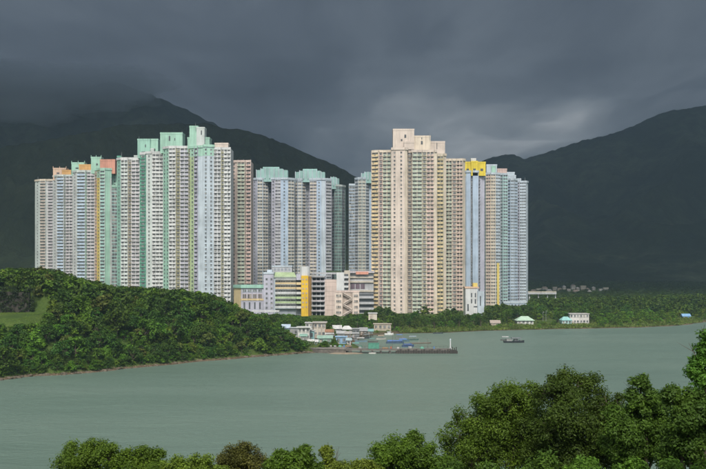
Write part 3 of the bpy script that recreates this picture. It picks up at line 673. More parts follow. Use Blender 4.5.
hut('shore_house', 305.5, 313, 322.6, 545, 'tall narrow white house behind the wide white roof', WHT, (.5, .5, .5), 'flat', 7, 3.5, nwin=2, storeys=2)
hut('shore_house', 313.5, 325.5, 322.4, 538, 'two-storey cream house with covered balcony', (.52, .47, .40), (.45, .42, .38), 'flat', 9, 3.2, nwin=3, storeys=2, eave=.8)
hut('blue_hut', 282, 289.5, 324.4, 560, 'small pale blue hut among trees behind the hill', (.36, .46, .60), (.42, .5, .6), 'gable', 6, 4, nwin=1)
hut('green_shed', 318, 332, 335.6, 508, 'green corrugated shed by the waterfront', (.24, .38, .31), (.27, .40, .33), 'gable', 6, 2.2, nwin=2, rise=1.0, cat='shed')
hut('blue_stall', 336, 346.5, 336.6, 503, 'bright blue and white waterfront stall', (.26, .40, .56), (.27, .42, .58), 'flat', 5, 2.2, nwin=2, cat='stall')
hut('white_shed', 308, 317.5, 339.6, 503, 'low white boat shed below the cream house', WHT, (.58, .58, .56), 'gable', 5, 2.0, nwin=2, rise=.8, cat='shed')
hut('stilt_house', 333, 341, 325.4, 575, 'grey stilt house with pale sheet roof over the water', GRY, (.55, .55, .53), 'gable', 7, -.4, stilts=True, nwin=2)
hut('stilt_house', 341.5, 352, 326, 580, 'wide grey stilt house with long pale roof', (.36, .37, .38), (.58, .58, .56), 'hip', 7, -.4, stilts=True, nwin=3)
hut('stilt_house', 352.5, 359.5, 328.6, 572, 'low dark stilt house with flat sheet roof', (.20, .21, .22), (.34, .35, .36), 'flat', 6, -.4, stilts=True, nwin=2)
hut('stilt_house', 360, 367, 327.6, 585, 'small dark timber stilt house at the end of the stilt row', (.18, .16, .14), (.3, .3, .3), 'gable', 6, -.2, stilts=True, nwin=2)
hut('stilt_house', 337, 345, 331, 556, 'little grey stilt hut standing before the taller stilt houses', (.28, .29, .30), (.40, .41, .41), 'gable', 5, -.6, stilts=True, nwin=2, rise=1.0)
hut('shore_hut', 325.8, 333, 329.5, 530, 'small cream hut with rusty roof between cream house and stilt houses', (.46, .42, .36), RUS, 'gable', 5, 2.4, nwin=2, rise=1.0, cat='hut')
hut('shore_hut', 290, 298, 327.6, 545, 'low grey hut behind the wide white roof house', (.34, .35, .36), (.42, .45, .47), 'flat', 5, 3.4, nwin=2, cat='hut')
hut('shore_hut', 326, 333, 333.4, 520, 'white stall with awning behind the green shed', (.56, .56, .54), (.6, .6, .58), 'flat', 4, 2.0, nwin=2, cat='hut')
hut('shore_hut', 346.8, 350.8, 338, 500, 'narrow pale hut next to the blue stall', (.5, .5, .48), (.32, .42, .44), 'gable', 4, 1.4, nwin=1, rise=.8, cat='hut')
hut('stilt_house', 367.5, 373, 329, 592, 'tiny teal-roofed stilt hut near the beige store', (.22, .24, .24), (.2, .36, .35), 'gable', 5, -.2, stilts=True, nwin=1, rise=1.0)
hut('shore_hut', 300.5, 306.5, 334, 504, 'little green-roofed hut in front of the wide white roof house', (.4, .4, .38), (.22, .36, .3), 'gable', 4, 2.15, nwin=2, rise=.8, cat='hut')
hut('shore_hut', 345.5, 351, 331.5, 545, 'small brown stilt hut behind the narrow pale hut', (.26, .2, .16), (.36, .34, .32), 'gable', 5, -.4, stilts=True, nwin=2, rise=.9, cat='hut')
hut('shore_hut', 352, 358.5, 333, 560, 'low grey stilt hut facing the open inner water', (.24, .25, .26), (.46, .47, .47), 'flat', 5, -.5, stilts=True, nwin=2, cat='hut')
hut('shore_hut', 309, 314, 330.5, 528, 'narrow turquoise hut between the white and cream houses', (.26, .46, .46), (.4, .42, .42), 'flat', 5, 2.15, nwin=1, cat='hut')
hut('beige_store', 374, 391, 323.8, 628, 'long beige store house on the inner shore', BEI, (.45, .40, .33), 'flat', 7, 1.2, nwin=4, cat='shed')
hut('bungalow', 517.5, 533.5, 316.4, 682, 'white bungalow with pale green hipped roof on the far shore', (.66, .66, .62), (.42, .56, .44), 'hip', 9, 1.8, nwin=4, eave=.9, rise=2.4)
hut('villa', 570, 589, 313.6, 690, 'long white villa with flat roof and covered front on the far shore', (.62, .60, .57), (.5, .48, .46), 'flat', 9, 1.8, nwin=6, storeys=2)
hut('turquoise_house', 562, 571.5, 316.8, 684, 'turquoise hip-roofed house beside the long white villa', (.42, .60, .58), TEA, 'hip', 8, 1.8, nwin=3, rise=2.0)
hut('shore_hut', 491, 500, 320.2, 668, 'small brown hut half hidden in shore bushes', BEI, (.36, .3, .26), 'gable', 5, 1.8, nwin=2, cat='hut')
hut('blue_shed', 683, 690.5, 313.8, 770, 'bright blue shed on the grassy point', (.18, .32, .52), (.2, .36, .56), 'gable', 5, 2.4, nwin=1, cat='shed')
for lx, yt, D_, lb in ((314.6, 331, 500, 'thin lamp post by the green shed'), (350, 333, 492, 'thin lamp post at the root of the pier'), (543, 312, 715, 'pale post between bungalow and turquoise house'), (546, 311, 716, 'taller pale post between bungalow and turquoise house')):
    t = thing('lamp_post', (PX(lx, D_), D_, 1), lb, 'lamp post'); b = MB(); X = PX(lx, D_); b.tube((X, D_, .5), (X, D_, PZ(yt, D_)), .11, .07, plainmat('galvanised_steel', (.35, .36, .37), .5), 6); b.build('pole', t)
    b = MB(); b.box(X - .1, X + .9, D_ - .12, D_ + .12, PZ(yt, D_) - .05, PZ(yt, D_) + .12, plainmat('galvanised_steel', (.35, .36, .37), .5)); b.build('lamp_head', t)

# ------------------------------------------------------------------ pier
conc = plainmat('stained_concrete', (.20, .185, .165), .9, .4, .4); tim = plainmat('dark_timber', (.055, .05, .045), .9, .4, .8); wetc = plainmat('wet_concrete', (.11, .10, .09), .7, .4, .5)
D = 474
pier = thing('pier', (PX(400, D), D + 3, 0), 'long low concrete pier on piles reaching into the bay', 'pier')
for i in range(9):
    x0 = 346 + i * 11.6; b = MB(); b.box(PX(x0, D), PX(x0 + 11.5, D), D, D + 6.4, 1.35, 1.95, conc); b.build('deck_slab', pier)
for i in range(9):
    x0 = 346 + i * 11.6; b = MB(); b.box(PX(x0, D), PX(x0 + 11.5, D), D - .08, D + .25, 1.97, 2.2, wetc); b.build('kerb', pier)
for x in (351, 361, 372.5, 381, 390, 397):
    for dy in (.5, 5.6): b = MB(); b.tube((PX(x, D), D + dy, -3), (PX(x, D), D + dy, 1.35), .42, .42, wetc, 8); b.build('pile', pier)
for i in range(22):
    x = 398 + i * 2.62; b = MB(); b.box(PX(x, D) - .42, PX(x, D) + .42, D - .35, D + .1, -1, 1.7 + .2 * math.sin(i * 2.1), tim); b.build('fender', pier)
b = MB(); b.box(PX(397, D), PX(450, D), D + .3, D + 6, -2, 1.3, wetc); b.build('landing_wall', pier)
b = MB(); b.box(PX(449.6, D), PX(457.6, D), D - .5, D + 6.8, -2, 1.2, tim); b.build('dolphin', pier)
for i in range(4): b = MB(); b.box(PX(450.2 + i * 2, D) - .2, PX(450.2 + i * 2, D) + .2, D - .75, D - .35, -1, 2.7 + .4 * (i % 2), tim); b.build('fender', pier)
for i in range(26):
    if i in (9, 14): continue
    x = 349 + i * 4; b = MB(); b.tube((PX(x, D), D + 6.1, 1.9), (PX(x, D), D + 6.1, 2.95), .05, .05, wetc, 4); b.build('rail_post', pier)
b = MB(); b.tube((PX(349, D), D + 6.1, 2.9), (PX(449, D), D + 6.1, 2.9), .05, .05, wetc, 4); b.build('handrail', pier)
t = thing('causeway', (PX(330, D), D + 6, 0), 'rough stone causeway joining the pier to the hill', 'sea wall')
b = MB()
b.prism([(PX(296, D), D + 12), (PX(318, D), D + 3), (PX(346, D), D - .1), (PX(346, D), D + 7), (PX(320, D), D + 14)], -1, 1.9, plainmat('stone_wall', (.13, .115, .10), .95, .5, .7)); b.build('wall', t)
for i in range(30):
    b = MB(); x = 300 + i * 1.55; q = max(0, (318 - x) / 22) * 9 + 3.0 - max(0, (x - 318) / 28) * 3.1; X = PX(x, D); b.box(X - .34, X + .34, D + q - .25, D + q + .15, 1.9, 2.35 + .12 * math.sin(i * 3), conc); b.build('parapet_stone', t)
t = MB(); t.prism([(PX(300, 486), 487.5), (PX(318, 480), 481), (PX(346, 480), 479.5), (PX(352, 490), 489), (PX(350, 512), 512), (PX(333, 535), 535), (PX(300, 530), 530), (PX(297, 505), 505)], -1.5, 2.15, plainmat('quay_concrete', (.20, .185, .165), .95, .45, .5)); t.build('pavement', kind='structure', label='stained concrete quay of the shore village')
# light beacon
t = thing('beacon', (PX(451, D), D + 3, 1.95), 'white beacon post at the seaward end of the pier', 'beacon')
b = MB(); X = PX(451, D); b.tube((X, D + 3, 1.95), (X, D + 3, 2.5), .55, .45, cm('white'), 10); b.build('plinth', t)
b = MB(); b.tube((X, D + 3, 2.5), (X, D + 3, PZ(340.6, D)), .30, .24, cm('white'), 10); b.build('post', t)
b = MB(); b.tube((X, D + 3, PZ(340.6, D)), (X, D + 3, PZ(339, D)), .36, .30, cm('ice'), 10); b.build('lantern', t)
# green container
t = thing('shipping_container', (PX(373.6, D), D + 4, 1.95), 'green ribbed container standing on the pier', 'container')
gm = plainmat('green_paint', (.09, .27, .20), .55, .25, .8); X0, X1 = PX(368.4, D), PX(379.2, D)
b = MB(); b.box(X0, X1, D + 2.6, D + 5.0, 2.0, 4.5, gm); b.build('body', t)
for i in range(12): b = MB(); x = X0 + .2 + (X1 - X0 - .4) * i / 11; b.box(x - .07, x + .07, D + 2.5, D + 2.62, 2.15, 4.4, gm); b.build('rib', t)
b = MB(); b.box(X0 - .04, X1 + .04, D + 2.46, D + 5.05, 4.5, 4.62, gm); b.build('top_rail', t)

# ------------------------------------------------------------------ boats
def boat(name, X, Y, L, Wd, hgt, rz, hullc, label, cabin=None, tarp=None, cat='boat', group=None, canopy=None, wheel=None):
    t = empty(name, (X, Y, 0), label=label, cat=cat, group=group); t.rotation_euler.z = rz
    hm = plainmat('hull_paint', hullc, .45, .25, 1.5)
    st = [(-.5, .62, .0), (-.42, .9, 0), (-.15, 1, 0), (.15, .98, .02), (.34, .72, .12), (.45, .36, .24), (.5, .04, .34)]
    m = MB(); rows = []
    for q, wq, up in st:
        y = wq * Wd / 2; rows.append([(q * L, -y, hgt * (1 + up)), (q * L, -y * .82, -.3), (q * L, y * .82, -.3), (q * L, y, hgt * (1 + up))])
    for a, c in zip(rows[:-1], rows[1:]):
        for i in range(3): m.face([a[i], c[i], c[i + 1], a[i + 1]], hm)
        m.face([tuple(np.add(a[0], (0, .05, -.12))), tuple(np.add(a[3], (0, -.05, -.12))), tuple(np.add(c[3], (0, -.05, -.12))), tuple(np.add(c[0], (0, .05, -.12)))], plainmat('boat_deck', (.28, .26, .23), .8))
    m.face(rows[0], hm)
    def lk(b, n):
        me = bpy.data.meshes.new(n); me.from_pydata(b.v, [], b.f); [me.materials.append(x) for x in b.mats]; me.polygons.foreach_set('material_index', b.mi); return link(n, me, t)
    lk(m, 'hull')
    if cabin:
        for (q0, q1, h0, h1_, wd, c) in cabin:
            b = MB(); b.box(q0 * L, q1 * L, -wd * Wd / 2, wd * Wd / 2, hgt * .85 + h0, hgt + h1_, plainmat('cabin_paint', c, .5, .2, 1)); cb = lk(b, 'cabin')
            b = MB(); n = 4
            for k in range(n):
                xx = (q0 + (q1 - q0) * (k + .5) / n) * L; hw = (q1 - q0) * L / n * .33
                b = MB(); b.box(xx - hw, xx + hw, -wd * Wd / 2 - .04, wd * Wd / 2 + .04, hgt + h0 + (h1_ - h0) * .45, hgt + h0 + (h1_ - h0) * .82, glassmat()); o = lk(b, 'window'); o.parent = cb
            b = MB(); b.box(q0 * L - .25, q1 * L + .25, -wd * Wd / 2 - .2, wd * Wd / 2 + .2, hgt + h1_, hgt + h1_ + .12, plainmat('cabin_roof', tuple(x * .8 for x in c), .6)); lk(b, 'cabin_roof')
    if canopy:
        q0, q1, hh, c = canopy
        for q in (q0, q1):
            for s in (-1, 1): b = MB(); b.tube((q * L, s * Wd * .4, hgt * .8), (q * L, s * Wd * .4, hgt + hh), .05, .05, plainmat('galvanised_steel', (.35, .36, .37), .5), 5); lk(b, 'canopy_post')
        b = MB(); n = 6
        for k in range(n):
            a0, a1 = -1 + 2 * k / n, -1 + 2 * (k + 1) / n; f = lambda a: (a * Wd * .5, hgt + hh + .45 * (1 - a * a))
            y0, z0_ = f(a0); y1, z1_ = f(a1); b.face([(q0 * L - .3, y0, z0_), (q1 * L + .3, y0, z0_), (q1 * L + .3, y1, z1_), (q0 * L - .3, y1, z1_)], plainmat('tarpaulin', c, .7, .3, 1.2))
        lk(b, 'canopy')
    if tarp:
        q0, q1, c = tarp; b = MB(); n = 7; rr = random.Random(int(X * 7))
        R_ = [[(q0 * L + (q1 - q0) * L * i / n, a * Wd * .5, hgt + (.25 + .55 * (1 - a * a)) * rr.uniform(.75, 1.2)) for a in (-1, -.5, 0, .5, 1)] for i in range(n + 1)]
        for i in range(n):
            for j in range(4): b.face([R_[i][j], R_[i + 1][j], R_[i + 1][j + 1], R_[i][j + 1]], plainmat('tarpaulin', c, .7, .3, 1.2))
        lk(b, 'tarpaulin')
    b = MB(); b.tube((-.1 * L, 0, hgt), (-.1 * L, 0, hgt + L * .22), .06, .03, plainmat('galvanised_steel', (.35, .36, .37), .5), 5); lk(b, 'mast')
    return t
x, y = at_water(514, 342.6); boat('work_boat', x, y, 11.0, 3.4, 1.0, .06, (.035, .04, .045), 'dark low work boat with open wheelhouse anchored in the bay', cabin=[(-.38, -.12, 0, 1.0, .7, (.30, .31, .30)), (.0, .18, 0, .8, .7, (.10, .11, .12))], canopy=(-.1, .3, 1.3, (.16, .17, .18)))
x, y = at_water(505.5, 340.6); boat('sampan', x, y, 5.6, 1.9, .65, -.05, (.12, .13, .12), 'small grey sampan with canopy moored behind the work boat', canopy=(-.3, .25, 1.3, (.34, .35, .34)))
x, y = at_water(389, 334.8); boat('motorboat', x, y, 5.4, 2.1, .9, .12, (.68, .68, .66), 'white motorboat with cabin off the inner shore', cabin=[(-.2, .18, 0, 1.0, .7, (.66, .66, .65))])
x, y = at_water(395, 343.2); boat('tarped_boat', x, y, 9.4, 2.8, .9, .1, (.08, .12, .18), 'long boat under bright blue tarpaulin behind the pier', tarp=(-.45, .4, (.09, .16, .34)))
x, y = at_water(404, 341.4); boat('tarped_boat', x, y, 6.0, 2.2, .8, -.15, (.10, .16, .2), 'smaller boat with torn blue tarpaulin and mast behind the pier', tarp=(-.4, .3, (.10, .19, .38)))
x, y = at_water(408, 346.6); boat('tarped_boat', x, y, 6.2, 2.1, .8, .2, (.05, .09, .2), 'navy boat tied against the pier rail', tarp=(-.4, .3, (.06, .10, .24)))
x, y = at_water(421, 343.6); boat('raft_boat', x, y, 11.0, 2.4, .5, .22, (.16, .13, .10), 'long brown timber punt behind the pier')
x, y = at_water(438, 331.9 + 1.6); boat('rowing_boat', x, y, 6, 2, .6, .05, (.06, .07, .08), 'dark rowing boat drawn up by the mangroves')
x, y = at_water(356, 347.5); boat('green_sampan', x, y, 6, 2.2, .8, .1, (.10, .26, .20), 'green sampan with teal canopy moored inside the pier', canopy=(-.3, .2, 1.3, (.12, .30, .26)))
x, y = at_water(352, 340.5); boat('grey_sampan', x, y, 6, 2.2, .8, -.3, (.2, .21, .22), 'grey sampan with canopy below the stilt houses', canopy=(-.3, .2, 1.4, (.3, .31, .32)))
x, y = at_water(366, 338.6); boat('dark_sampan', x, y, 6.5, 2.2, .8, .4, (.07, .08, .09), 'dark sampan with patched canopy off the inner shore', canopy=(-.25, .25, 1.4, (.15, .17, .17)))
x, y = at_water(372, 355 - 3.0); boat('dinghy', x, y - 9, 3.4, 1.4, .45, .1, (.55, .54, .5), 'little white dinghy under the pier deck')
for i, (px, py, hc, cc, lb) in enumerate(((343, 345.6, (.5, .5, .48), (.2, .3, .45), 'white sampan with slate blue canopy off the blue stall'), (349, 343.8, (.3, .12, .08), (.34, .33, .3), 'rust red sampan with pale canopy inside the pier'), (361, 341.8, (.16, .24, .3), (.42, .42, .4), 'blue grey sampan with white canopy off the stilt row'), (373, 342.4, (.12, .12, .11), (.12, .2, .18), 'black sampan with dark green canopy in the inner bay'), (381, 339.4, (.44, .42, .38), (.3, .22, .16), 'cream sampan with brown canopy in the inner bay'), (413, 340.2, (.08, .14, .12), (.22, .27, .3), 'dark green sampan with grey canopy beyond the blue tarpaulins'), (400, 338.4, (.2, .2, .2), (.1, .16, .3), 'grey sampan with navy canopy beyond the blue tarpaulins'))):
    x, y = at_water(px, py); boat('sampan', x, y, 5.4 + (i % 3) * .6, 1.9, .7, (-.5, .2, .05, -.2, .35, .1, -.1)[i], hc, lb, canopy=(-.3, .22, 1.3, cc))
# shore boulders
rk = random.Random(21); bm_ = plainmat('shore_rock', (.13, .105, .078), .95, .5, .9)
rv_ = []
for k in range(6):
    r = random.Random(k); m = MB(); nlat, nlon = 5, 8; rows = []
    for i in range(nlat + 1):
        a = math.pi * i / nlat; rows.append([(math.sin(a) * math.cos(2 * math.pi * j / nlon) * r.uniform(.75, 1.15), math.sin(a) * math.sin(2 * math.pi * j / nlon) * r.uniform(.75, 1.1), math.cos(a) * .65 * r.uniform(.8, 1.1)) for j in range(nlon)])
    for i in range(nlat):
        for j in range(nlon): m.face([rows[i][j], rows[i + 1][j], rows[i + 1][(j + 1) % nlon], rows[i][(j + 1) % nlon]], bm_)
    me = bpy.data.meshes.new('rock'); me.from_pydata(m.v, [], m.f); me.materials.append(bm_); me.update(); rv_.append(me)
pts = [p for p in SHORE if -140 < p[0] < 5 and p[1] < 500]
for i in range(170):
    k = rk.randrange(len(pts) - 1); q = rk.random(); a, c = pts[k], pts[k + 1]
    X = a[0] + (c[0] - a[0]) * q; Y = a[1] + (c[1] - a[1]) * q + rk.uniform(-1.5, 2.0)
    o = link('shore_rock', rk.choice(rv_), None, (X, Y, rk.uniform(-.15, .35))); s = rk.choice([.4, .5, .7, .9, 1.4]) * rk.uniform(.8, 1.2)
    o.scale = (s * rk.uniform(1, 1.8), s, s * .8); o.rotation_euler = (rk.uniform(-.2, .2), rk.uniform(-.2, .2), rk.uniform(0, 6))
    tag(o, 'brown boulder at the water line below the wooded hill', 'rock', 'boulders along the hill shoreline')
# sandy patch beside the causeway
b = MB(); sm_ = plainmat('beach_sand', (.27, .22, .16), .95, .3, .5); ring = []
for i in range(16):
    a = i / 16 * 2 * math.pi; ring.append((PX(346, 470) + 9.5 * math.cos(a), 473.0 + (2.9 + .7 * math.sin(3 * a)) * math.sin(a)))
me = bpy.data.meshes.new('beach'); vv = [(p[0], p[1], -.15) for p in ring] + [((p[0] - PX(346, 470)) * .55 + PX(346, 470), (p[1] - 474.5) * .5 + 474.5, .45) for p in ring]
ff = [(i, (i + 1) % 16, 16 + (i + 1) % 16, 16 + i) for i in range(16)] + [tuple(range(16, 32))]; me.from_pydata(vv, [], ff); me.materials.append(sm_)
tag(link('beach', me), 'small sandy beach beside the causeway', kind='structure')
# retaining wall on the hill terrace, coloured dark in place of the hollow's shade
t = thing('retaining_wall', (-150, 427, 19), 'retaining wall coloured dark for the shaded hollow above the mown terrace', 'wall')
for i in range(7):
    b = MB(); x = -178 + i * 6.2; b.box(x, x + 6.1, 426.5, 428, 15, 31 - .25 * i, plainmat('shade_dark_wall', (.05, .045, .038), .95, .4, .5)); b.build('panel', t)
for k_, (lx, yt, D_, lb) in enumerate(((322, 328, 515, 'bare wooden pole behind the green shed'), (340, 322, 570, 'leaning mooring pole among the stilt houses'), (357, 321, 575, 'tall thin pole beside the low dark stilt house'), (333, 329, 512, 'short pole behind the blue stall'), (364, 331, 560, 'mooring pole off the stilt row'), (392, 334, 505, 'mooring pole by the blue tarpaulin boat'), (428, 338, 505, 'mooring pole beyond the timber punt'))):
    t = thing('mooring_pole', (PX(lx, D_), D_, -.5), lb, 'pole'); X = PX(lx, D_); b = MB(); b.tube((X, D_, -1.5), (X + .3 * ((k_ % 3) - 1), D_, PZ(yt, D_)), .09, .06, plainmat('weathered_timber', (.14, .12, .1), .9), 5); b.build('shaft', t)
    b = MB(); zt = PZ(yt, D_); b.box(X - .5, X + .5, D_ - .05, D_ + .05, zt - .9, zt - .78, plainmat('weathered_timber', (.14, .12, .1), .9)); b.build('crossbar', t)
rc = random.Random(14)
CL = (((.5, .5, .48), 'white', 'plastic crate'), ((.10, .22, .42), 'blue', 'barrel'), ((.30, .2, .12), 'brown', 'timber pile'), ((.12, .3, .22), 'green', 'net heap'), ((.45, .14, .08), 'orange red', 'barrel'), ((.33, .33, .32), 'grey', 'crate'))
for i, (px, D_, k) in enumerate(((303, 496, 0), (306, 494, 3), (311, 492, 5), (316, 490, 1), (321, 487, 2), (326, 486, 4), (331, 487, 0), (335, 485, 5), (340, 486, 3), (344, 485, 1), (348, 486, 2), (329, 497, 1), (334, 500, 4), (385, 477, 2), (391, 477.5, 4), (398, 477, 0), (410, 478, 5), (422, 477, 3), (434, 478, 1), (360, 477.5, 5))):
    c_, cn, kind = CL[k]; X = PX(px, D_); z = 2.15 if px < 350 else 1.95; s = rc.uniform(.7, 1.2)
    where = 'on the village quay' if px < 352 else 'on the pier deck'
    near = ' by the white house' if px < 309 else (' by the white boat shed' if px < 318 else (' by the green shed' if px < 333 else (' by the blue stall' if px < 352 else (' near the green container' if px < 386 else (' toward the beacon' if px > 405 else ' midway along')))))
    t = thing(kind.replace(' ', '_'), (X, D_, z), cn + ' ' + kind + ' ' + where + near, kind.split()[-1]); m_ = plainmat('worn_' + kind.split()[-1], c_, .75, .4, 2)
    if kind == 'barrel':
        b = MB(); b.tube((X, D_, z), (X, D_, z + 1.0), .34, .34, m_, 10); b.build('drum', t); b = MB(); b.tube((X, D_, z + .48), (X, D_, z + .54), .37, .37, m_, 10); b.build('hoop', t)
    elif kind == 'net heap':
        b = MB(); n = 9; ring = [[(X + math.cos(j * 2 * math.pi / n) * r_ * rc.uniform(.85, 1.15) * s, D_ + math.sin(j * 2 * math.pi / n) * r_ * .8 * s, z + h_ * s) for j in range(n)] for r_, h_ in ((1.2, 0), (1.05, .5), (.6, .95), (.1, 1.1))]
        for r0, r1 in zip(ring[:-1], ring[1:]):
            for j in range(n): b.face([r0[j], r0[(j + 1) % n], r1[(j + 1) % n], r1[j]], m_)
        b.build('net', t)
    elif kind == 'timber pile':
        for j in range(7):
            b = MB(); y_ = D_ + (j % 3) * .3; z_ = z + .13 + (j // 3) * .24; b.tube((X - 1.3, y_, z_), (X + 1.3 + .3 * (j % 2), y_, z_), .12, .11, m_, 6); b.build('log', t)
    else:
        b = MB(); b.box(X - .6 * s, X + .6 * s, D_ - .4, D_ + .4, z + .08, z + .9 * s, m_); b.build('box', t)
        for j in range(4): b = MB(); b.box(X - .64 * s, X + .64 * s, D_ - .44, D_ - .4, z + .1 + j * .2 * s, z + .2 + j * .2 * s, m_); b.build('slat', t)
# ------------------------------------------------------------------ vegetation
def leaf_material(name, c, var=.35, trans=.3, seedscale=.35):
    t = NT(name); p = t.pos()
    oi = t.n('ShaderNodeObjectInfo').outputs['Random']
    nz = t.noise(p, seedscale, 3, .6)
    fine = t.n('ShaderNodeNewGeometry').outputs['Random Per Island']
    col = t.ramp(nz, [(.28, tuple(x * (1 - var) for x in c)), (.5, c), (.72, (c[0] * (1 + var * 1.3), c[1] * (1 + var), c[2] * (1 + .4 * var)))])
    col = t.n('ShaderNodeHueSaturation', {'Color': col, 'Value': t.n('ShaderNodeMapRange', {'Value': fine, 'To Min': .72, 'To Max': 1.28}).outputs[0], 'Hue': t.n('ShaderNodeMapRange', {'Value': oi, 'To Min': .485, 'To Max': .515}).outputs[0]}).outputs[0]
    col = t.n('ShaderNodeHueSaturation', {'Color': col, 'Value': t.n('ShaderNodeMapRange', {'Value': oi, 'To Min': .82, 'To Max': 1.2}).outputs[0]}).outputs[0]
    d = t.n('ShaderNodeBsdfPrincipled', {'Base Color': col, 'Roughness': .6, 'Specular IOR Level': .25})
    tr = t.n('ShaderNodeBsdfTranslucent', {'Color': col}); mx = t.n('ShaderNodeMixShader', {0: trans, 1: d.outputs[0], 2: tr.outputs[0]})
    t.t.links.new(mx.outputs[0], t.out.inputs[0]); return t.m
bark = plainmat('bark', (.10, .08, .06), .95, .4, 3)
def leaf_quads(rs, centers, radii, counts, size, flat=.75, aspect=.5, under=-.35):
    """leaf-sized faces spread through clumps; returns verts (n*4,3)"""
    out = []
    for c, r, n in zip(centers, radii, counts):
        v = rs.normal(size=(n, 3)); v /= np.linalg.norm(v, axis=1, keepdims=True)
        low = v[:, 2] < under; v[low, 2] *= -1
        rad = r * ((rs.uniform(.25, 1, size=(n, 1)) ** .45) * rs.uniform(.8, 1.15, size=(n, 1)) if under > -1 else (rs.uniform(.02, 1, size=(n, 1)) ** .42) * rs.uniform(.7, 1.35, size=(n, 1)))
        p = c + v * rad * np.array([1, 1, flat])
        nr = v * .6 + rs.normal(size=(n, 3)) * .45 + np.array([0, -.1, .45]); nr /= np.linalg.norm(nr, axis=1, keepdims=True)
        a = np.cross(nr, rs.normal(size=(n, 3))); a /= np.linalg.norm(a, axis=1, keepdims=True) + 1e-9; b = np.cross(nr, a)
        s = size * rs.uniform(.6, 1.4, size=(n, 1)) * .5
        out.append(np.stack([p - a * s, p - b * s * aspect + nr * s * .12, p + a * s, p + b * s * aspect + nr * s * .12], 1))
    return np.concatenate(out).reshape(-1, 3)
def leaves_mesh(name, V, mat):
    return quadmesh(name, V, np.arange(len(V)).reshape(-1, 4), [mat])
def tree_proto(seed, rad, hgt, trunk, nclump, nleaf, size, mat, flat=.8, shape='dome'):
    """crown mesh and trunk mesh about the base at the origin"""
    rs = np.random.RandomState(seed); C = []; Rr = []
    for k in range(nclump):
        a = rs.uniform(0, 2 * math.pi); q = math.sqrt(rs.uniform(.0, 1)); zf = rs.uniform(0, 1)
        lim = math.sqrt(max(.05, 1 - (zf * .95) ** 2)) if shape == 'dome' else (1 - .75 * zf)
        C.append((rad * .78 * q * lim * math.cos(a), rad * .78 * q * lim * math.sin(a), trunk + (hgt - trunk) * (.12 + .74 * zf))); Rr.append(rad * rs.uniform(.22, .42))
    C = np.array(C); Rr = np.array(Rr); cnt = np.maximum(8, (nleaf * Rr ** 2 / np.sum(Rr ** 2)).astype(int))
    cm_ = leaves_mesh('crown', leaf_quads(rs, C, Rr, cnt, size, flat), mat)
    m = MB(); top = Vector((rs.uniform(-.2, .2), rs.uniform(-.2, .2), trunk + (hgt - trunk) * .35)); m.tube((0, 0, -.8), top, rad * .07, rad * .045, bark, 6)
    for k in range(0, nclump, 2): m.tube(top * rs.uniform(.6, 1), Vector(C[k]), rad * .03, rad * .010, bark, 4)
    me = bpy.data.meshes.new('trunk'); me.from_pydata(m.v, [], m.f); me.materials.append(bark); me.update()
    return cm_, me
def put_tree(name, proto, loc, s, rz, label, group, sz=None):
    t = empty(name, loc, label=label, cat='tree', group=group); t.scale = (s, s, sz or s); t.rotation_euler.z = rz
    link('crown', proto[0], t); link('trunk', proto[1], t); return t
def merged(name, protos, items, label):
    """a wood too dense to count: leaf faces of many crowns as one mesh"""
    Vs = []; mats = []; mi = []
    cache = {}
    for pi, (x, y, z), s, rz, sz in items:
        me = protos[pi][0]
        if pi not in cache:
            a = np.empty(len(me.vertices) * 3, np.float32); me.vertices.foreach_get('co', a); cache[pi] = a.reshape(-1, 3)
        a = cache[pi]; c_, s_ = math.cos(rz), math.sin(rz)
        Vs.append(np.stack([(a[:, 0] * c_ - a[:, 1] * s_) * s + x, (a[:, 0] * s_ + a[:, 1] * c_) * s + y, a[:, 2] * sz + z], -1))
        m = me.materials[0]
        if m not in mats: mats.append(m)
        mi.append(np.full(len(a) // 4, mats.index(m)))
    V = np.concatenate(Vs); me = quadmesh(name, V, np.arange(len(V)).reshape(-1, 4), mats, np.concatenate(mi))
    return tag(link(name, me), label, kind='stuff')
LM = [leaf_material('leaf_dark_olive', (.064, .120, .014)), leaf_material('leaf_mid_green', (.082, .168, .016)), leaf_material('leaf_bright_green', (.104, .208, .018)), leaf_material('leaf_yellow_green', (.130, .200, .022)), leaf_material('leaf_deep_green', (.050, .112, .016)), leaf_material('leaf_brown_olive', (.102, .130, .026))]
HP = [tree_proto(100 + k, r_, h_, tr_, nc, 1000, .62, LM[mk], fl) for k, (r_, h_, tr_, nc, mk, fl) in enumerate((
      (3.6, 7.0, 1.6, 22, 0, .8), (3.2, 6.5, 1.4, 20, 1, .8), (2.8, 5.2, 1.0, 18, 2, .75), (3.0, 5.6, 1.2, 18, 3, .7), (3.8, 8.0, 2.0, 24, 4, .8), (2.8, 6.2, 1.8, 16, 5, .7)))]
HL = ['rounded dark olive tree in the dense wood on the waterside hill', 'mid green rounded tree in the dense wood on the waterside hill', 'bright green bushy tree in the wood on the waterside hill', 'yellow green flat-topped tree in the wood on the waterside hill', 'tall deep green tree in the wood on the waterside hill', 'brownish olive sparse tree in the wood on the waterside hill']
rh = random.Random(77); cand = []
nx = np.arange(-250, 12, 3.5)
for ix, x in enumerate(nx):
    for y in np.arange(345, 545, 3.5):
        X = x + rh.uniform(-1.6, 1.6); Y = y + rh.uniform(-1.6, 1.6); cand.append((X, Y))
ca = np.array(cand); cs = sdf(ca[:, 0], ca[:, 1]); cz = H(ca[:, 0], ca[:, 1])
dr, tt_ = seg_dist(ca[:, 0], ca[:, 1], RIDGE)
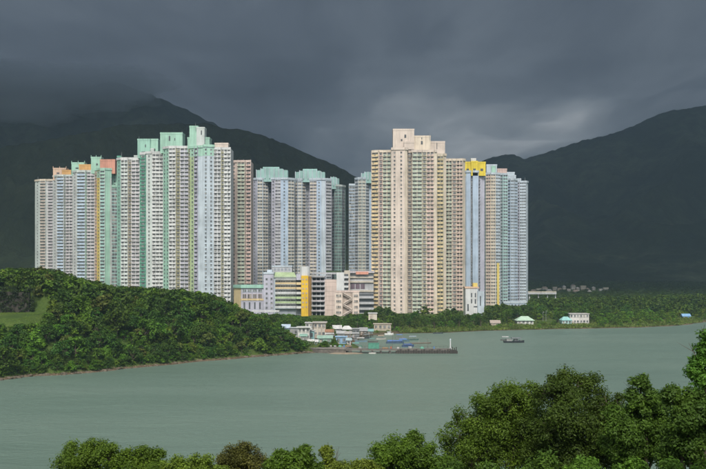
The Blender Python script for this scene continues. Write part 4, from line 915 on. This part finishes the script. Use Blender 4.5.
SKX = [-80, 0, 40, 58, 75, 95, 110, 130, 150, 180, 205, 218, 240, 255, 270, 290, 305, 312]; SKY = [262, 267, 264.5, 268, 273, 278, 283, 284, 285, 287, 289, 293, 305, 312, 318, 329, 340, 347]
items = []
for (X, Y), s, z in zip(cand, cs, cz):
    px = 353 + X * F / Y
    if s < .9 or px > 313 or px < -25: continue
    if X < -121 and 396 < Y < 429: continue                 # terrace and wall
    if z < 5.5 and px > 250 and Y > 500: continue
    if Y > 500 and z < 8: continue
    k = rh.choices(range(6), (3, 4, 3 if s < 45 else 1, 2, 3, 1))[0]
    sc_ = (rh.uniform(1.5, 1.95) if rh.random() < .13 else rh.uniform(.7, 1.4)) * (.85 if s < 5 else 1)
    top = PZ(np.interp(px, SKX, SKY), Y) - rh.uniform(0, 1.2); hh = (7.0, 6.5, 5.2, 5.6, 8.0, 6.2)[k]
    sz = min(sc_, (top - z) / hh)
    if sz < .3: continue
    if X < -118 and Y < 397:
        sz = min(sz, (PZ(321.5, Y) - z) / hh)
        if sz < .25: continue
    items.append((k, (X, Y, z - (1.5 if s < 14 else .6)), sc_ if sz > .6 else sc_ * .8, rh.uniform(0, 6.28), sz))
items.sort(key=lambda i: (i[1][1] - shore_y(i[1][0]), i[1][1]))
front = [i for i in items if 353 + i[1][0] * F / i[1][1] > -6][:300]; ids = set(map(id, front)); rest = [i for i in items if id(i) not in ids]
KIND = ['rounded dark olive tree', 'mid green rounded tree', 'bright green bushy tree', 'yellow green flat-topped tree', 'tall deep green tree', 'brownish olive sparse tree']
def hill_label(k, loc, s, sz):
    px = 353 + loc[0] * F / loc[1]; q = float(sdf(np.array([loc[0]]), np.array([loc[1]]))[0])
    size = 'small ' if sz < .75 else ('large ' if sz > 1.2 else '')
    if px > 262 : where = 'at the low end of the wooded hill by the causeway'
    elif q < 6: where = 'at the water line under the wooded hill'
    elif loc[0] < -104 and loc[1] > 375: where = 'beside the mown terrace on the hill'
    elif q < 16: where = 'low on the wooded hill above the shore rocks'
    elif q < 30: where = 'midway up the slope of the wooded hill'
    else: where = 'high on the wooded hill'
    return size + KIND[k] + ' ' + where
for k, loc, s, rz, sz in front: put_tree('hill_tree', HP[k], loc, s, rz, hill_label(k, loc, s, sz), 'trees covering the waterside hill', sz)
HP2 = [tree_proto(140 + k, r_, h_, tr_, nc, 280, 1.1, LM[mk], fl) for k, (r_, h_, tr_, nc, mk, fl) in enumerate((
      (3.6, 7.0, 1.6, 22, 0, .8), (3.2, 6.5, 1.4, 20, 1, .8), (2.8, 5.2, 1.0, 18, 2, .75), (3.0, 5.6, 1.2, 18, 3, .7), (3.8, 8.0, 2.0, 24, 4, .8), (2.8, 6.2, 1.8, 16, 5, .7)))]
merged('hill_wood', HP2, rest, 'dense wood closing the upper slope of the waterside hill')
spts = [p for p in SHORE if -175 < p[0] < 0 and p[1] < 490]
SBL = ('dark olive', 'mid green', 'bright green', 'yellow green', 'deep green', 'brownish')
for i in range(120):
    k_ = rh.randrange(len(spts) - 1); q = rh.random(); p0, p1 = spts[k_], spts[k_ + 1]; X = p0[0] + (p1[0] - p0[0]) * q; Y = p0[1] + (p1[1] - p0[1]) * q + rh.uniform(1.0, 5.5)
    px = 353 + X * F / Y; kk = rh.choice((0, 1, 1, 2, 3, 4))
    o = put_tree('waterside_bush', HP[kk], (X, Y, h1(X, Y) - 1.0), rh.uniform(.5, .85), rh.uniform(0, 6), 'low ' + SBL[kk] + ' bush hanging over the shore rocks ' + ('below the mown terrace' if px < 60 else ('near the causeway' if px > 250 else 'under the wooded hill')), 'bushes along the hill shoreline', rh.uniform(.42, .7)); o['category'] = 'bush'
und = []
for (X, Y), s_ in zip(cand, cs):
    if s_ < .5 or (X < -120 and 396 < Y < 430) or Y > 500 or 353 + X * F / Y > 312: continue
    for q in range(9 if s_ < 12 else 5): und.append((X + rh.uniform(-2, 2), Y + rh.uniform(-2, 2), s_))
ua = np.array(und); uz = H(ua[:, 0], ua[:, 1])
rs_ = np.random.RandomState(3)
tag(link('undergrowth', leaves_mesh('undergrowth', leaf_quads(rs_, [np.array([a, b_, c + (.9 if q < 12 else .5)]) for (a, b_, q), c in zip(und, uz)], [1.5 if q[2] < 12 else 1.1 for q in und], [7 if q[2] < 12 else 4 for q in und], .75), leaf_material('undergrowth_leaf', (.05, .10, .018), .4, .3, .15))), 'low bushy undergrowth on the waterside hill', kind='stuff')
print('hill trees', len(front), len(rest))

# belt of trees at the foot of the towers and along the far shore
BLX = [250, 262, 285, 300, 320, 334, 345, 360, 374, 380, 390, 395, 413, 417, 430, 434, 441, 446, 452, 462, 468, 484, 490, 505, 520, 530, 560, 600, 650, 720, 760]
BLY = [310, 311.5, 312, 315, 317, 314, 313, 313, 307, 304.5, 306, 312, 313, 304, 304, 313.5, 312, 303.5, 306, 314, 312, 311, 304, 303, 306, 298, 297, 296, 294, 292, 290]
KEEP = [(296, 314, 321, 345, 522), (312, 334, 321, 345, 508), (330, 368, 323, 345, 556), (372, 392, 323, 330, 628), (516, 535, 315, 325, 682), (561, 590, 312, 325, 684), (490, 501, 319.5, 324, 668), (682, 691, 313, 321, 770), (367.5, 378, 312.5, 319, 650), (281, 290, 324, 329, 560), (541, 548, 311, 322, 715), (425, 432, 311, 316, 720)]
BP = [tree_proto(200 + k, r_, h_, tr_, nc, 620, .8, LM[mk], fl) for k, (r_, h_, tr_, nc, mk, fl) in enumerate(((4.0, 8.0, 2.0, 20, 4, .8), (3.6, 7.0, 1.6, 18, 1, .8), (3.2, 5.6, 1.0, 16, 2, .7), (4.2, 9.0, 2.4, 22, 0, .8), (3.0, 4.6, .6, 14, 3, .65)))]
BL = ['deep green rounded tree in the belt at the foot of the towers', 'mid green tree in the belt at the foot of the towers', 'bright green low tree in the belt at the foot of the towers', 'tall dark olive tree in the belt at the foot of the towers', 'low yellow green shrub tree in the belt at the foot of the towers']
BR = [s.replace('in the belt at the foot of the towers', 'on the far shore beyond the open water') for s in BL]
rb = random.Random(31); cand = []
for y in np.arange(545, 1000, 7.0):
    for x in np.arange(PX(238, y), PX(745, y), 7.0): cand.append((x + rb.uniform(-3, 3), y + rb.uniform(-3, 3)))
ca = np.array(cand); cs = sdf(ca[:, 0], ca[:, 1]); cz = H(ca[:, 0], ca[:, 1]); near_, far_ = [], []
BH = (8.0, 7.0, 5.6, 9.0, 4.6)
for (X, Y), s, z in zip(cand, cs, cz):
    px = 353 + X * F / Y
    if s < 2.5: continue
    if px < 484 and Y > 735 - (30 if px > 462 or px < 360 else 0): continue
    if 484 <= px < 530 and Y > 840: continue
    if px < 330 and Y > 690: continue
    if px > 530 and s > 40 and rb.random() < .25: continue
    k = rb.choices(range(5), (3, 3, 2, 3, 2))[0] if s > 14 else rb.choice((2, 4, 4, 1))
    if px > 590 and s < 38: k = rb.choice((2, 4, 4, 2, 1))
    want = rb.uniform(.7, 1.25) * (1 if s > 14 else .55)
    lim = np.interp(px, BLX, BLY) + rb.uniform(0, 2.5); sz = min(want, (PZ(lim, Y) - z) / BH[k])
    for (a, c, d, e, dk) in KEEP:
        hw = want * 3.8 * F / Y
        if Y < dk + 6 and px + hw > a and px - hw < c:
            sz = min(sz, (PZ(e - .6, Y) - z) / BH[k]); want = min(want, .7)
            if abs(Y - dk - 3) < 9: sz = -1
    if sz < .16: continue
    it = (k, (X, Y, z - .3), min(want, sz * 1.5), rb.uniform(0, 6.28), sz)
    (near_ if Y < 770 else far_).append(it)
BK = ['deep green rounded tree', 'mid green tree', 'bright green low tree', 'dark olive tree', 'yellow green shrub']
def belt_label(k, loc, sz):
    px = 353 + loc[0] * F / loc[1]; q = float(sdf(np.array([loc[0]]), np.array([loc[1]]))[0])
    size = 'low ' if sz < .45 else ('tall ' if sz > .95 else '')
    for lim_, wh in ((273, 'below the school hall'), (297, 'below the striped school block'), (312, 'below the yellow school tower'), (334, 'in front of the car park'), (360, 'in front of the zigzag stair building'), (378, 'in front of the market podium'), (395, 'beside the beige store'), (412, 'below the plain slab of the cream tower'), (446, 'below the tallest cream tower'), (466, 'below the plain cream tower'), (486, 'by the small white building with slots'), (504, 'below the beige rounded tower'), (517, 'beyond the brown shore hut'), (535, 'by the bungalow with green roof'), (561, 'between the bungalow and turquoise house'), (592, 'by the long white villa'), (640, 'on the shore past the villa'), (676, 'on the grassy point'), (694, 'near the blue shed'), (9999, 'past the blue shed')):
        if px < lim_: break
    return size + BK[k] + ' ' + ('at the water edge ' if q < 9 else '') + wh
near_.sort(key=lambda i: i[1][1]); rb2 = random.Random(4)
A_ = [i for i in near_ if 353 + i[1][0] * F / i[1][1] < 504]; B_ = [i for i in near_ if 353 + i[1][0] * F / i[1][1] >= 504]
for lst, lab, grp, nm in ((A_, BL, 'trees in the belt at the foot of the towers', 'belt_tree'), (B_, BR, 'trees on the far shore', 'shore_tree')):
    pick = lst if len(lst) <= 290 else lst[:290]; far_ += lst[290:]
    for k, loc, s, rz, sz in pick: put_tree(nm, BP[k], loc, s, rz, belt_label(k, loc, sz), grp, sz)
print('belt', len(A_), len(B_), len(far_))
# wooded plain behind: nobody could count these
for y in np.arange(1000, 1900, 16.0):
    for x in np.arange(PX(515, y), PX(760, y), 13.0):
        X, Y = x + rb.uniform(-6, 6), y + rb.uniform(-7, 7); px = 353 + X * F / Y
        if px < 535 and Y < 1080: continue
        if 533 < px < 608 and 1355 < Y < 1480 and rb.random() < .7: continue
        z = h1(X, Y); lim = 295.5 - (Y - 1000) / 900 * 12 + (4 if 526 < px < 558 and Y < 1055 else 0) + (4 if 536 < px < 606 and Y < 1480 else 0) + rb.uniform(0, 3)
        sz = max(.35, min(rb.uniform(.9, 1.6), (PZ(lim, Y) - z) / 8))
        far_.append((rb.choice((0, 0, 1, 3, 3, 2)), (X, Y, z - .3), rb.uniform(1.2, 1.9), rb.uniform(0, 6.28), sz))
BP2 = [tree_proto(230 + k, r_, h_, tr_, nc, 120, 1.7, LM[mk], fl) for k, (r_, h_, tr_, nc, mk, fl) in enumerate(((4.0, 8.0, 1.0, 14, 4, .8), (3.6, 7.0, 1.0, 14, 1, .8), (3.2, 5.6, 1.0, 12, 1, .7), (4.2, 9.0, 1.4, 14, 0, .8), (3.0, 4.6, .6, 12, 3, .65)))]
merged('plain_wood', BP2, far_, 'broad dark wood covering the plain between shore and mountains')
rs_ = np.random.RandomState(9); iv = []
for i in range(520): iv.append(np.array([rs_.uniform(-178, -132.5), 426.2, 19 + 13 * rs_.uniform(0, 1) ** .7]))
iv_o = link('ivy', leaves_mesh('ivy', leaf_quads(rs_, iv, list(rs_.uniform(.5, 1.3, len(iv))), [26] * len(iv), .6), leaf_material('ivy_leaf', (.026, .046, .014), .4, .2, .3)), bpy.data.objects['retaining_wall']); iv_o.location = -Vector(bpy.data.objects['retaining_wall'].location); iv_o['kind'] = 'stuff'
# shoreline grass and reeds on the far shore and the mown terrace
def grass_stuff(name, pts, size, mat, label):
    rs = np.random.RandomState(len(name)); P = np.array(pts); n = len(P)
    ang = rs.uniform(0, 2 * math.pi, n); a = np.stack([np.cos(ang), np.sin(ang), np.zeros(n)], -1); h = size * rs.uniform(.5, 1.4, n)[:, None]
    lean = rs.normal(size=(n, 3)) * .35; lean[:, 2] = 1
    w_ = h * .35
    V = np.stack([P - a * w_, P + a * w_, P + a * w_ * .6 + lean * h, P - a * w_ * .6 + lean * h], 1).reshape(-1, 3)
    tag(link(name, leaves_mesh(name, V, mat)), label, kind='stuff')
gr = random.Random(8); pts = []
for i in range(24000):
    px = gr.uniform(395, 730); x = PX(px, 690); y = float(shore_y(x)) + abs(gr.gauss(0, 1)) * (14 if px < 595 else 24) + .8
    pts.append((x, y))
arr = np.array(pts); sd_ = sdf(arr[:, 0], arr[:, 1]); zz = H(arr[:, 0], arr[:, 1]); pts = [(a, b, c) for (a, b), c, s in zip(pts, zz, sd_) if s > .6]
grass_stuff('shore_grass', pts, .9, leaf_material('reed', (.125, .165, .035), .3, .3, .06), 'yellow green reeds and grass fringing the far shore')
pts = []
for i in range(16000):
    X, Y = gr.uniform(-200, -121), gr.uniform(396, 426.4); pts.append((X, Y))
arr = np.array(pts); zz = H(arr[:, 0], arr[:, 1]); grass_stuff('terrace_grass', [(a, b, c) for (a, b), c in zip(pts, zz)], .18, leaf_material('lawn', (.15, .26, .035), .15, .45, .1), 'bright mown grass on the hill terrace')

# ------------------------------------------------------------------ trees in front of the viewpoint
def big_tree(name, D, lobes, leaf, size, mat, label, dens=1.0, bare=0, seed=1, aspect=.45, trunk_px=None):
    """lobes: (px, py, radius_px, n sub clumps) in the crown, all near depth D"""
    rs = np.random.RandomState(seed); pxm = trunk_px or np.mean([l[0] for l in lobes]); X0 = PX(pxm, D); zg = h1(X0, D)
    t = empty(name, (X0, D, zg), label=label, cat='tree'); C = []; Rr = []; m = MB()
    zlow = min(PZ(l[1], D) for l in lobes); fork = Vector((0, 0, max(.8, (zlow - zg) * .62)))
    m.tube((0, 0, -.6), fork, .20, .14, bark, 8)
    for (lx, ly, lr, n) in lobes:
        r = lr * D / F; c = Vector((PX(lx, D) - X0, rs.uniform(-.8, .8) * r, PZ(ly, D) - zg)); mid = fork.lerp(c, .55) + Vector((rs.uniform(-.25, .25), rs.uniform(-.25, .25), .2))
        m.tube(fork, mid, .10, .065, bark, 6); m.tube(mid, c, .065, .03, bark, 5)
        for k in range(int(n * 1.7)):
            v = rs.normal(size=3); v /= np.linalg.norm(v)
            cc = c + Vector(v) * r * (rs.uniform(.15, 1) ** .5) * .9; C.append(tuple(cc)); Rr.append(max(.22, r * rs.uniform(.16, .46))); m.tube(c, cc, .02, .006, bark, 3)
    C = np.array(C); Rr = np.array(Rr); cnt = np.maximum(20, (leaf * 1.15 * dens * Rr ** 2 / np.sum(Rr ** 2)).astype(int))
    link('crown', leaves_mesh('crown', leaf_quads(rs, C, Rr, cnt, size, .85, aspect, -2), mat), t)
    me = bpy.data.meshes.new('trunk'); me.from_pydata(m.v, [], m.f); me.materials.append(bark); me.update(); link('trunk', me, t)
    for k in range(bare):
        b = MB(); p = Vector(C[rs.randint(len(C))]); v = Vector((rs.normal() * .3, rs.normal() * .3, 1)).normalized()
        q = p + v * rs.uniform(.35, .7); b.tube(p, q, .014, .004, bark, 4); b.tube(p.lerp(q, .5), p.lerp(q, .5) + Vector((rs.normal() * .25, 0, .25)), .008, .003, bark, 3)
        me = bpy.data.meshes.new('twig'); me.from_pydata(b.v, [], b.f); me.materials.append(bark); link('twig', me, t)
    return t
f_ol = leaf_material('near_leaf_olive', (.084, .138, .014), .35, .35, .9); f_dk = leaf_material('near_leaf_dark', (.056, .108, .014), .35, .35, .8); f_br = leaf_material('near_leaf_bright', (.090, .180, .018), .3, .35, .9)
f_bn = leaf_material('near_leaf_brown', (.105, .118, .024), .35, .3, 1.2); f_md = leaf_material('near_leaf_mid', (.066, .135, .016), .35, .35, .8); f_yl = leaf_material('near_leaf_lime', (.130, .180, .020), .3, .35, 1.0)
big_tree('broadleaf_tree', 44, [(460, 438, 24, 16), (482, 420, 28, 22), (508, 408, 25, 20), (470, 460, 32, 14), (516, 430, 34, 20), (530, 456, 36, 14), (496, 444, 36, 16), (514, 396, 12, 8), (532, 396, 18, 12)], 62000, .11, f_ol, 'large olive tree with domed crown at the end of the leafy bank', seed=3)
big_tree('broadleaf_tree', 42, [(552, 392, 22, 16), (572, 390, 24, 18), (590, 390, 20, 14), (606, 404, 20, 14), (562, 420, 34, 20), (596, 430, 34, 20), (574, 456, 36, 14), (548, 440, 30, 14), (612, 456, 30, 12)], 60000, .11, f_dk, 'broad dark green tree rising highest on the leafy bank', seed=5)
big_tree('broadleaf_tree', 38, [(620, 428, 26, 16), (640, 400, 17, 12), (638, 380, 8, 5), (656, 408, 22, 14), (634, 450, 30, 14), (664, 438, 30, 14), (646, 424, 26, 14)], 46000, .13, f_md, 'mid green tree with open spiky top shoots on the leafy bank', seed=7, bare=5, aspect=.4)
big_tree('broadleaf_tree', 34, [(682, 414, 20, 14), (696, 402, 17, 12), (704, 430, 28, 16), (684, 450, 30, 14), (716, 410, 22, 10), (672, 396, 9, 5), (690, 430, 26, 12), (715, 455, 30, 10)], 42000, .12, f_dk, 'dense dark tree beside the overhanging bough', seed=9, bare=3)
big_tree('overhanging_tree', 27, [(724, 346, 16, 14), (710, 350, 9, 7), (699, 364, 6, 5), (703, 380, 7, 5), (694, 372, 4, 3), (728, 388, 20, 12), (752, 350, 26, 10), (709, 336, 5, 3), (711, 376, 9, 5), (768, 380, 24, 8), (780, 352, 24, 8)], 17000, .10, f_md, 'leafy bough leaning in high over the water', seed=13, bare=5, trunk_px=752)
big_tree('rounded_shrub', 41, [(72, 464, 20, 14), (92, 458, 19, 16), (112, 456, 18, 14), (132, 458, 17, 12), (154, 459, 15, 12), (84, 478, 30, 12), (118, 478, 32, 12), (150, 480, 26, 12)], 46000, .095, f_ol, 'wide rounded olive shrub tree beside the water', seed=15)
big_tree('low_shrub', 38, [(176, 474, 18, 12), (196, 471, 16, 12), (212, 476, 16, 8), (190, 486, 24, 10)], 18000, .10, f_yl, 'low yellow green shrub between rounded and brownish shrubs', seed=17)
big_tree('sparse_tree', 40, [(230, 458, 16, 14), (246, 453, 15, 14), (240, 472, 24, 16), (258, 464, 12, 10)], 15000, .085, f_bn, 'sparse brownish shrub tree with thin leaves', seed=19, bare=2)
big_tree('pinnate_tree', 36, [(284, 458, 12, 9), (302, 454, 11, 8), (292, 472, 24, 14), (310, 464, 10, 8), (275, 468, 11, 8)], 15000, .11, f_br, 'bright green feathery small tree with separate tufts', seed=21, bare=3)
big_tree('leafy_shrub', 37, [(330, 466, 12, 9), (345, 474, 20, 12), (326, 452, 4, 3), (364, 472, 17, 10)], 15000, .11, f_yl, 'lime green leafy shrub next to the feathery tree', seed=23, bare=3)
big_tree('leafy_shrub', 40, [(384, 458, 14, 10), (402, 452, 15, 12), (414, 441, 9, 6), (424, 456, 16, 10), (400, 472, 30, 16), (436, 470, 22, 10)], 30000, .11, f_br, 'bright green shrub thicket below the large olive tree', seed=25, bare=2)
big_tree('leafy_shrub', 33, [(455, 488, 24, 8), (500, 484, 26, 10), (545, 486, 28, 10)], 15000, .11, f_md, 'low green shrub under the large olive tree', seed=27)
big_tree('leafy_shrub', 31, [(590, 484, 24, 10), (632, 478, 22, 10), (672, 482, 26, 10), (704, 474, 22, 8)], 18000, .11, f_br, 'low bright shrub at the foot of the spiky mid green tree', seed=29)
# ------------------------------------------------------------------ cloud lying on the summit
wm_ = NT('summit_cloud'); pv = wm_.n('ShaderNodeVolumePrincipled', {'Color': (.90, .95, 1.0, 1), 'Density': .0042, 'Anisotropy': .2}); wm_.t.links.new(pv.outputs[0], wm_.out.inputs['Volume'])
for i, (px, py, D_, rx, ry, rz) in enumerate(((116, 86, 2610, 150, 200, 40), (66, 90, 2600, 200, 220, 55), (20, 96, 2580, 200, 220, 62), (-40, 90, 2600, 260, 240, 75), (-110, 86, 2600, 300, 240, 85), (34, 112, 2520, 100, 130, 28))):
    m = MB(); rows = []; X, Z = PX(px, D_), min(PZ(py, D_), 655 - rz * 1.25); nl, nn_ = 14, 26
    for a_ in range(nl + 1):
        row = []
        for b_ in range(nn_):
            th, ph = math.pi * a_ / nl, 2 * math.pi * b_ / nn_; v = Vector((math.sin(th) * math.cos(ph), math.sin(th) * math.sin(ph), math.cos(th)))
            q = 1 + .42 * noise.fractal(v * 1.9 + Vector((i * 7, 0, 0)), 1, 2, 3); row.append((X + v.x * rx * q, D_ + v.y * ry * q, min(658, Z + v.z * rz * q)))
        rows.append(row)
    for a_ in range(nl):
        for b_ in range(nn_): m.face([rows[a_][b_], rows[a_ + 1][b_], rows[a_ + 1][(b_ + 1) % nn_], rows[a_][(b_ + 1) % nn_]], wm_.m)
    tag(m.build('summit_clouds', smooth=True), 'grey cloud wrapped round the high summit', kind='stuff')
# ------------------------------------------------------------------ haze
b = MB()
hz = NT('haze_air')
pv = hz.n('ShaderNodeVolumePrincipled', {'Color': (.62, .80, .97, 1), 'Density': 0.00015, 'Anisotropy': .55})
hz.t.links.new(pv.outputs[0], hz.out.inputs['Volume'])
b.box(-4950, 4950, -600, 5950, -5.0, 660, hz.m)
b.build('haze', kind='stuff', label='thin blue grey air over the bay and mountains')
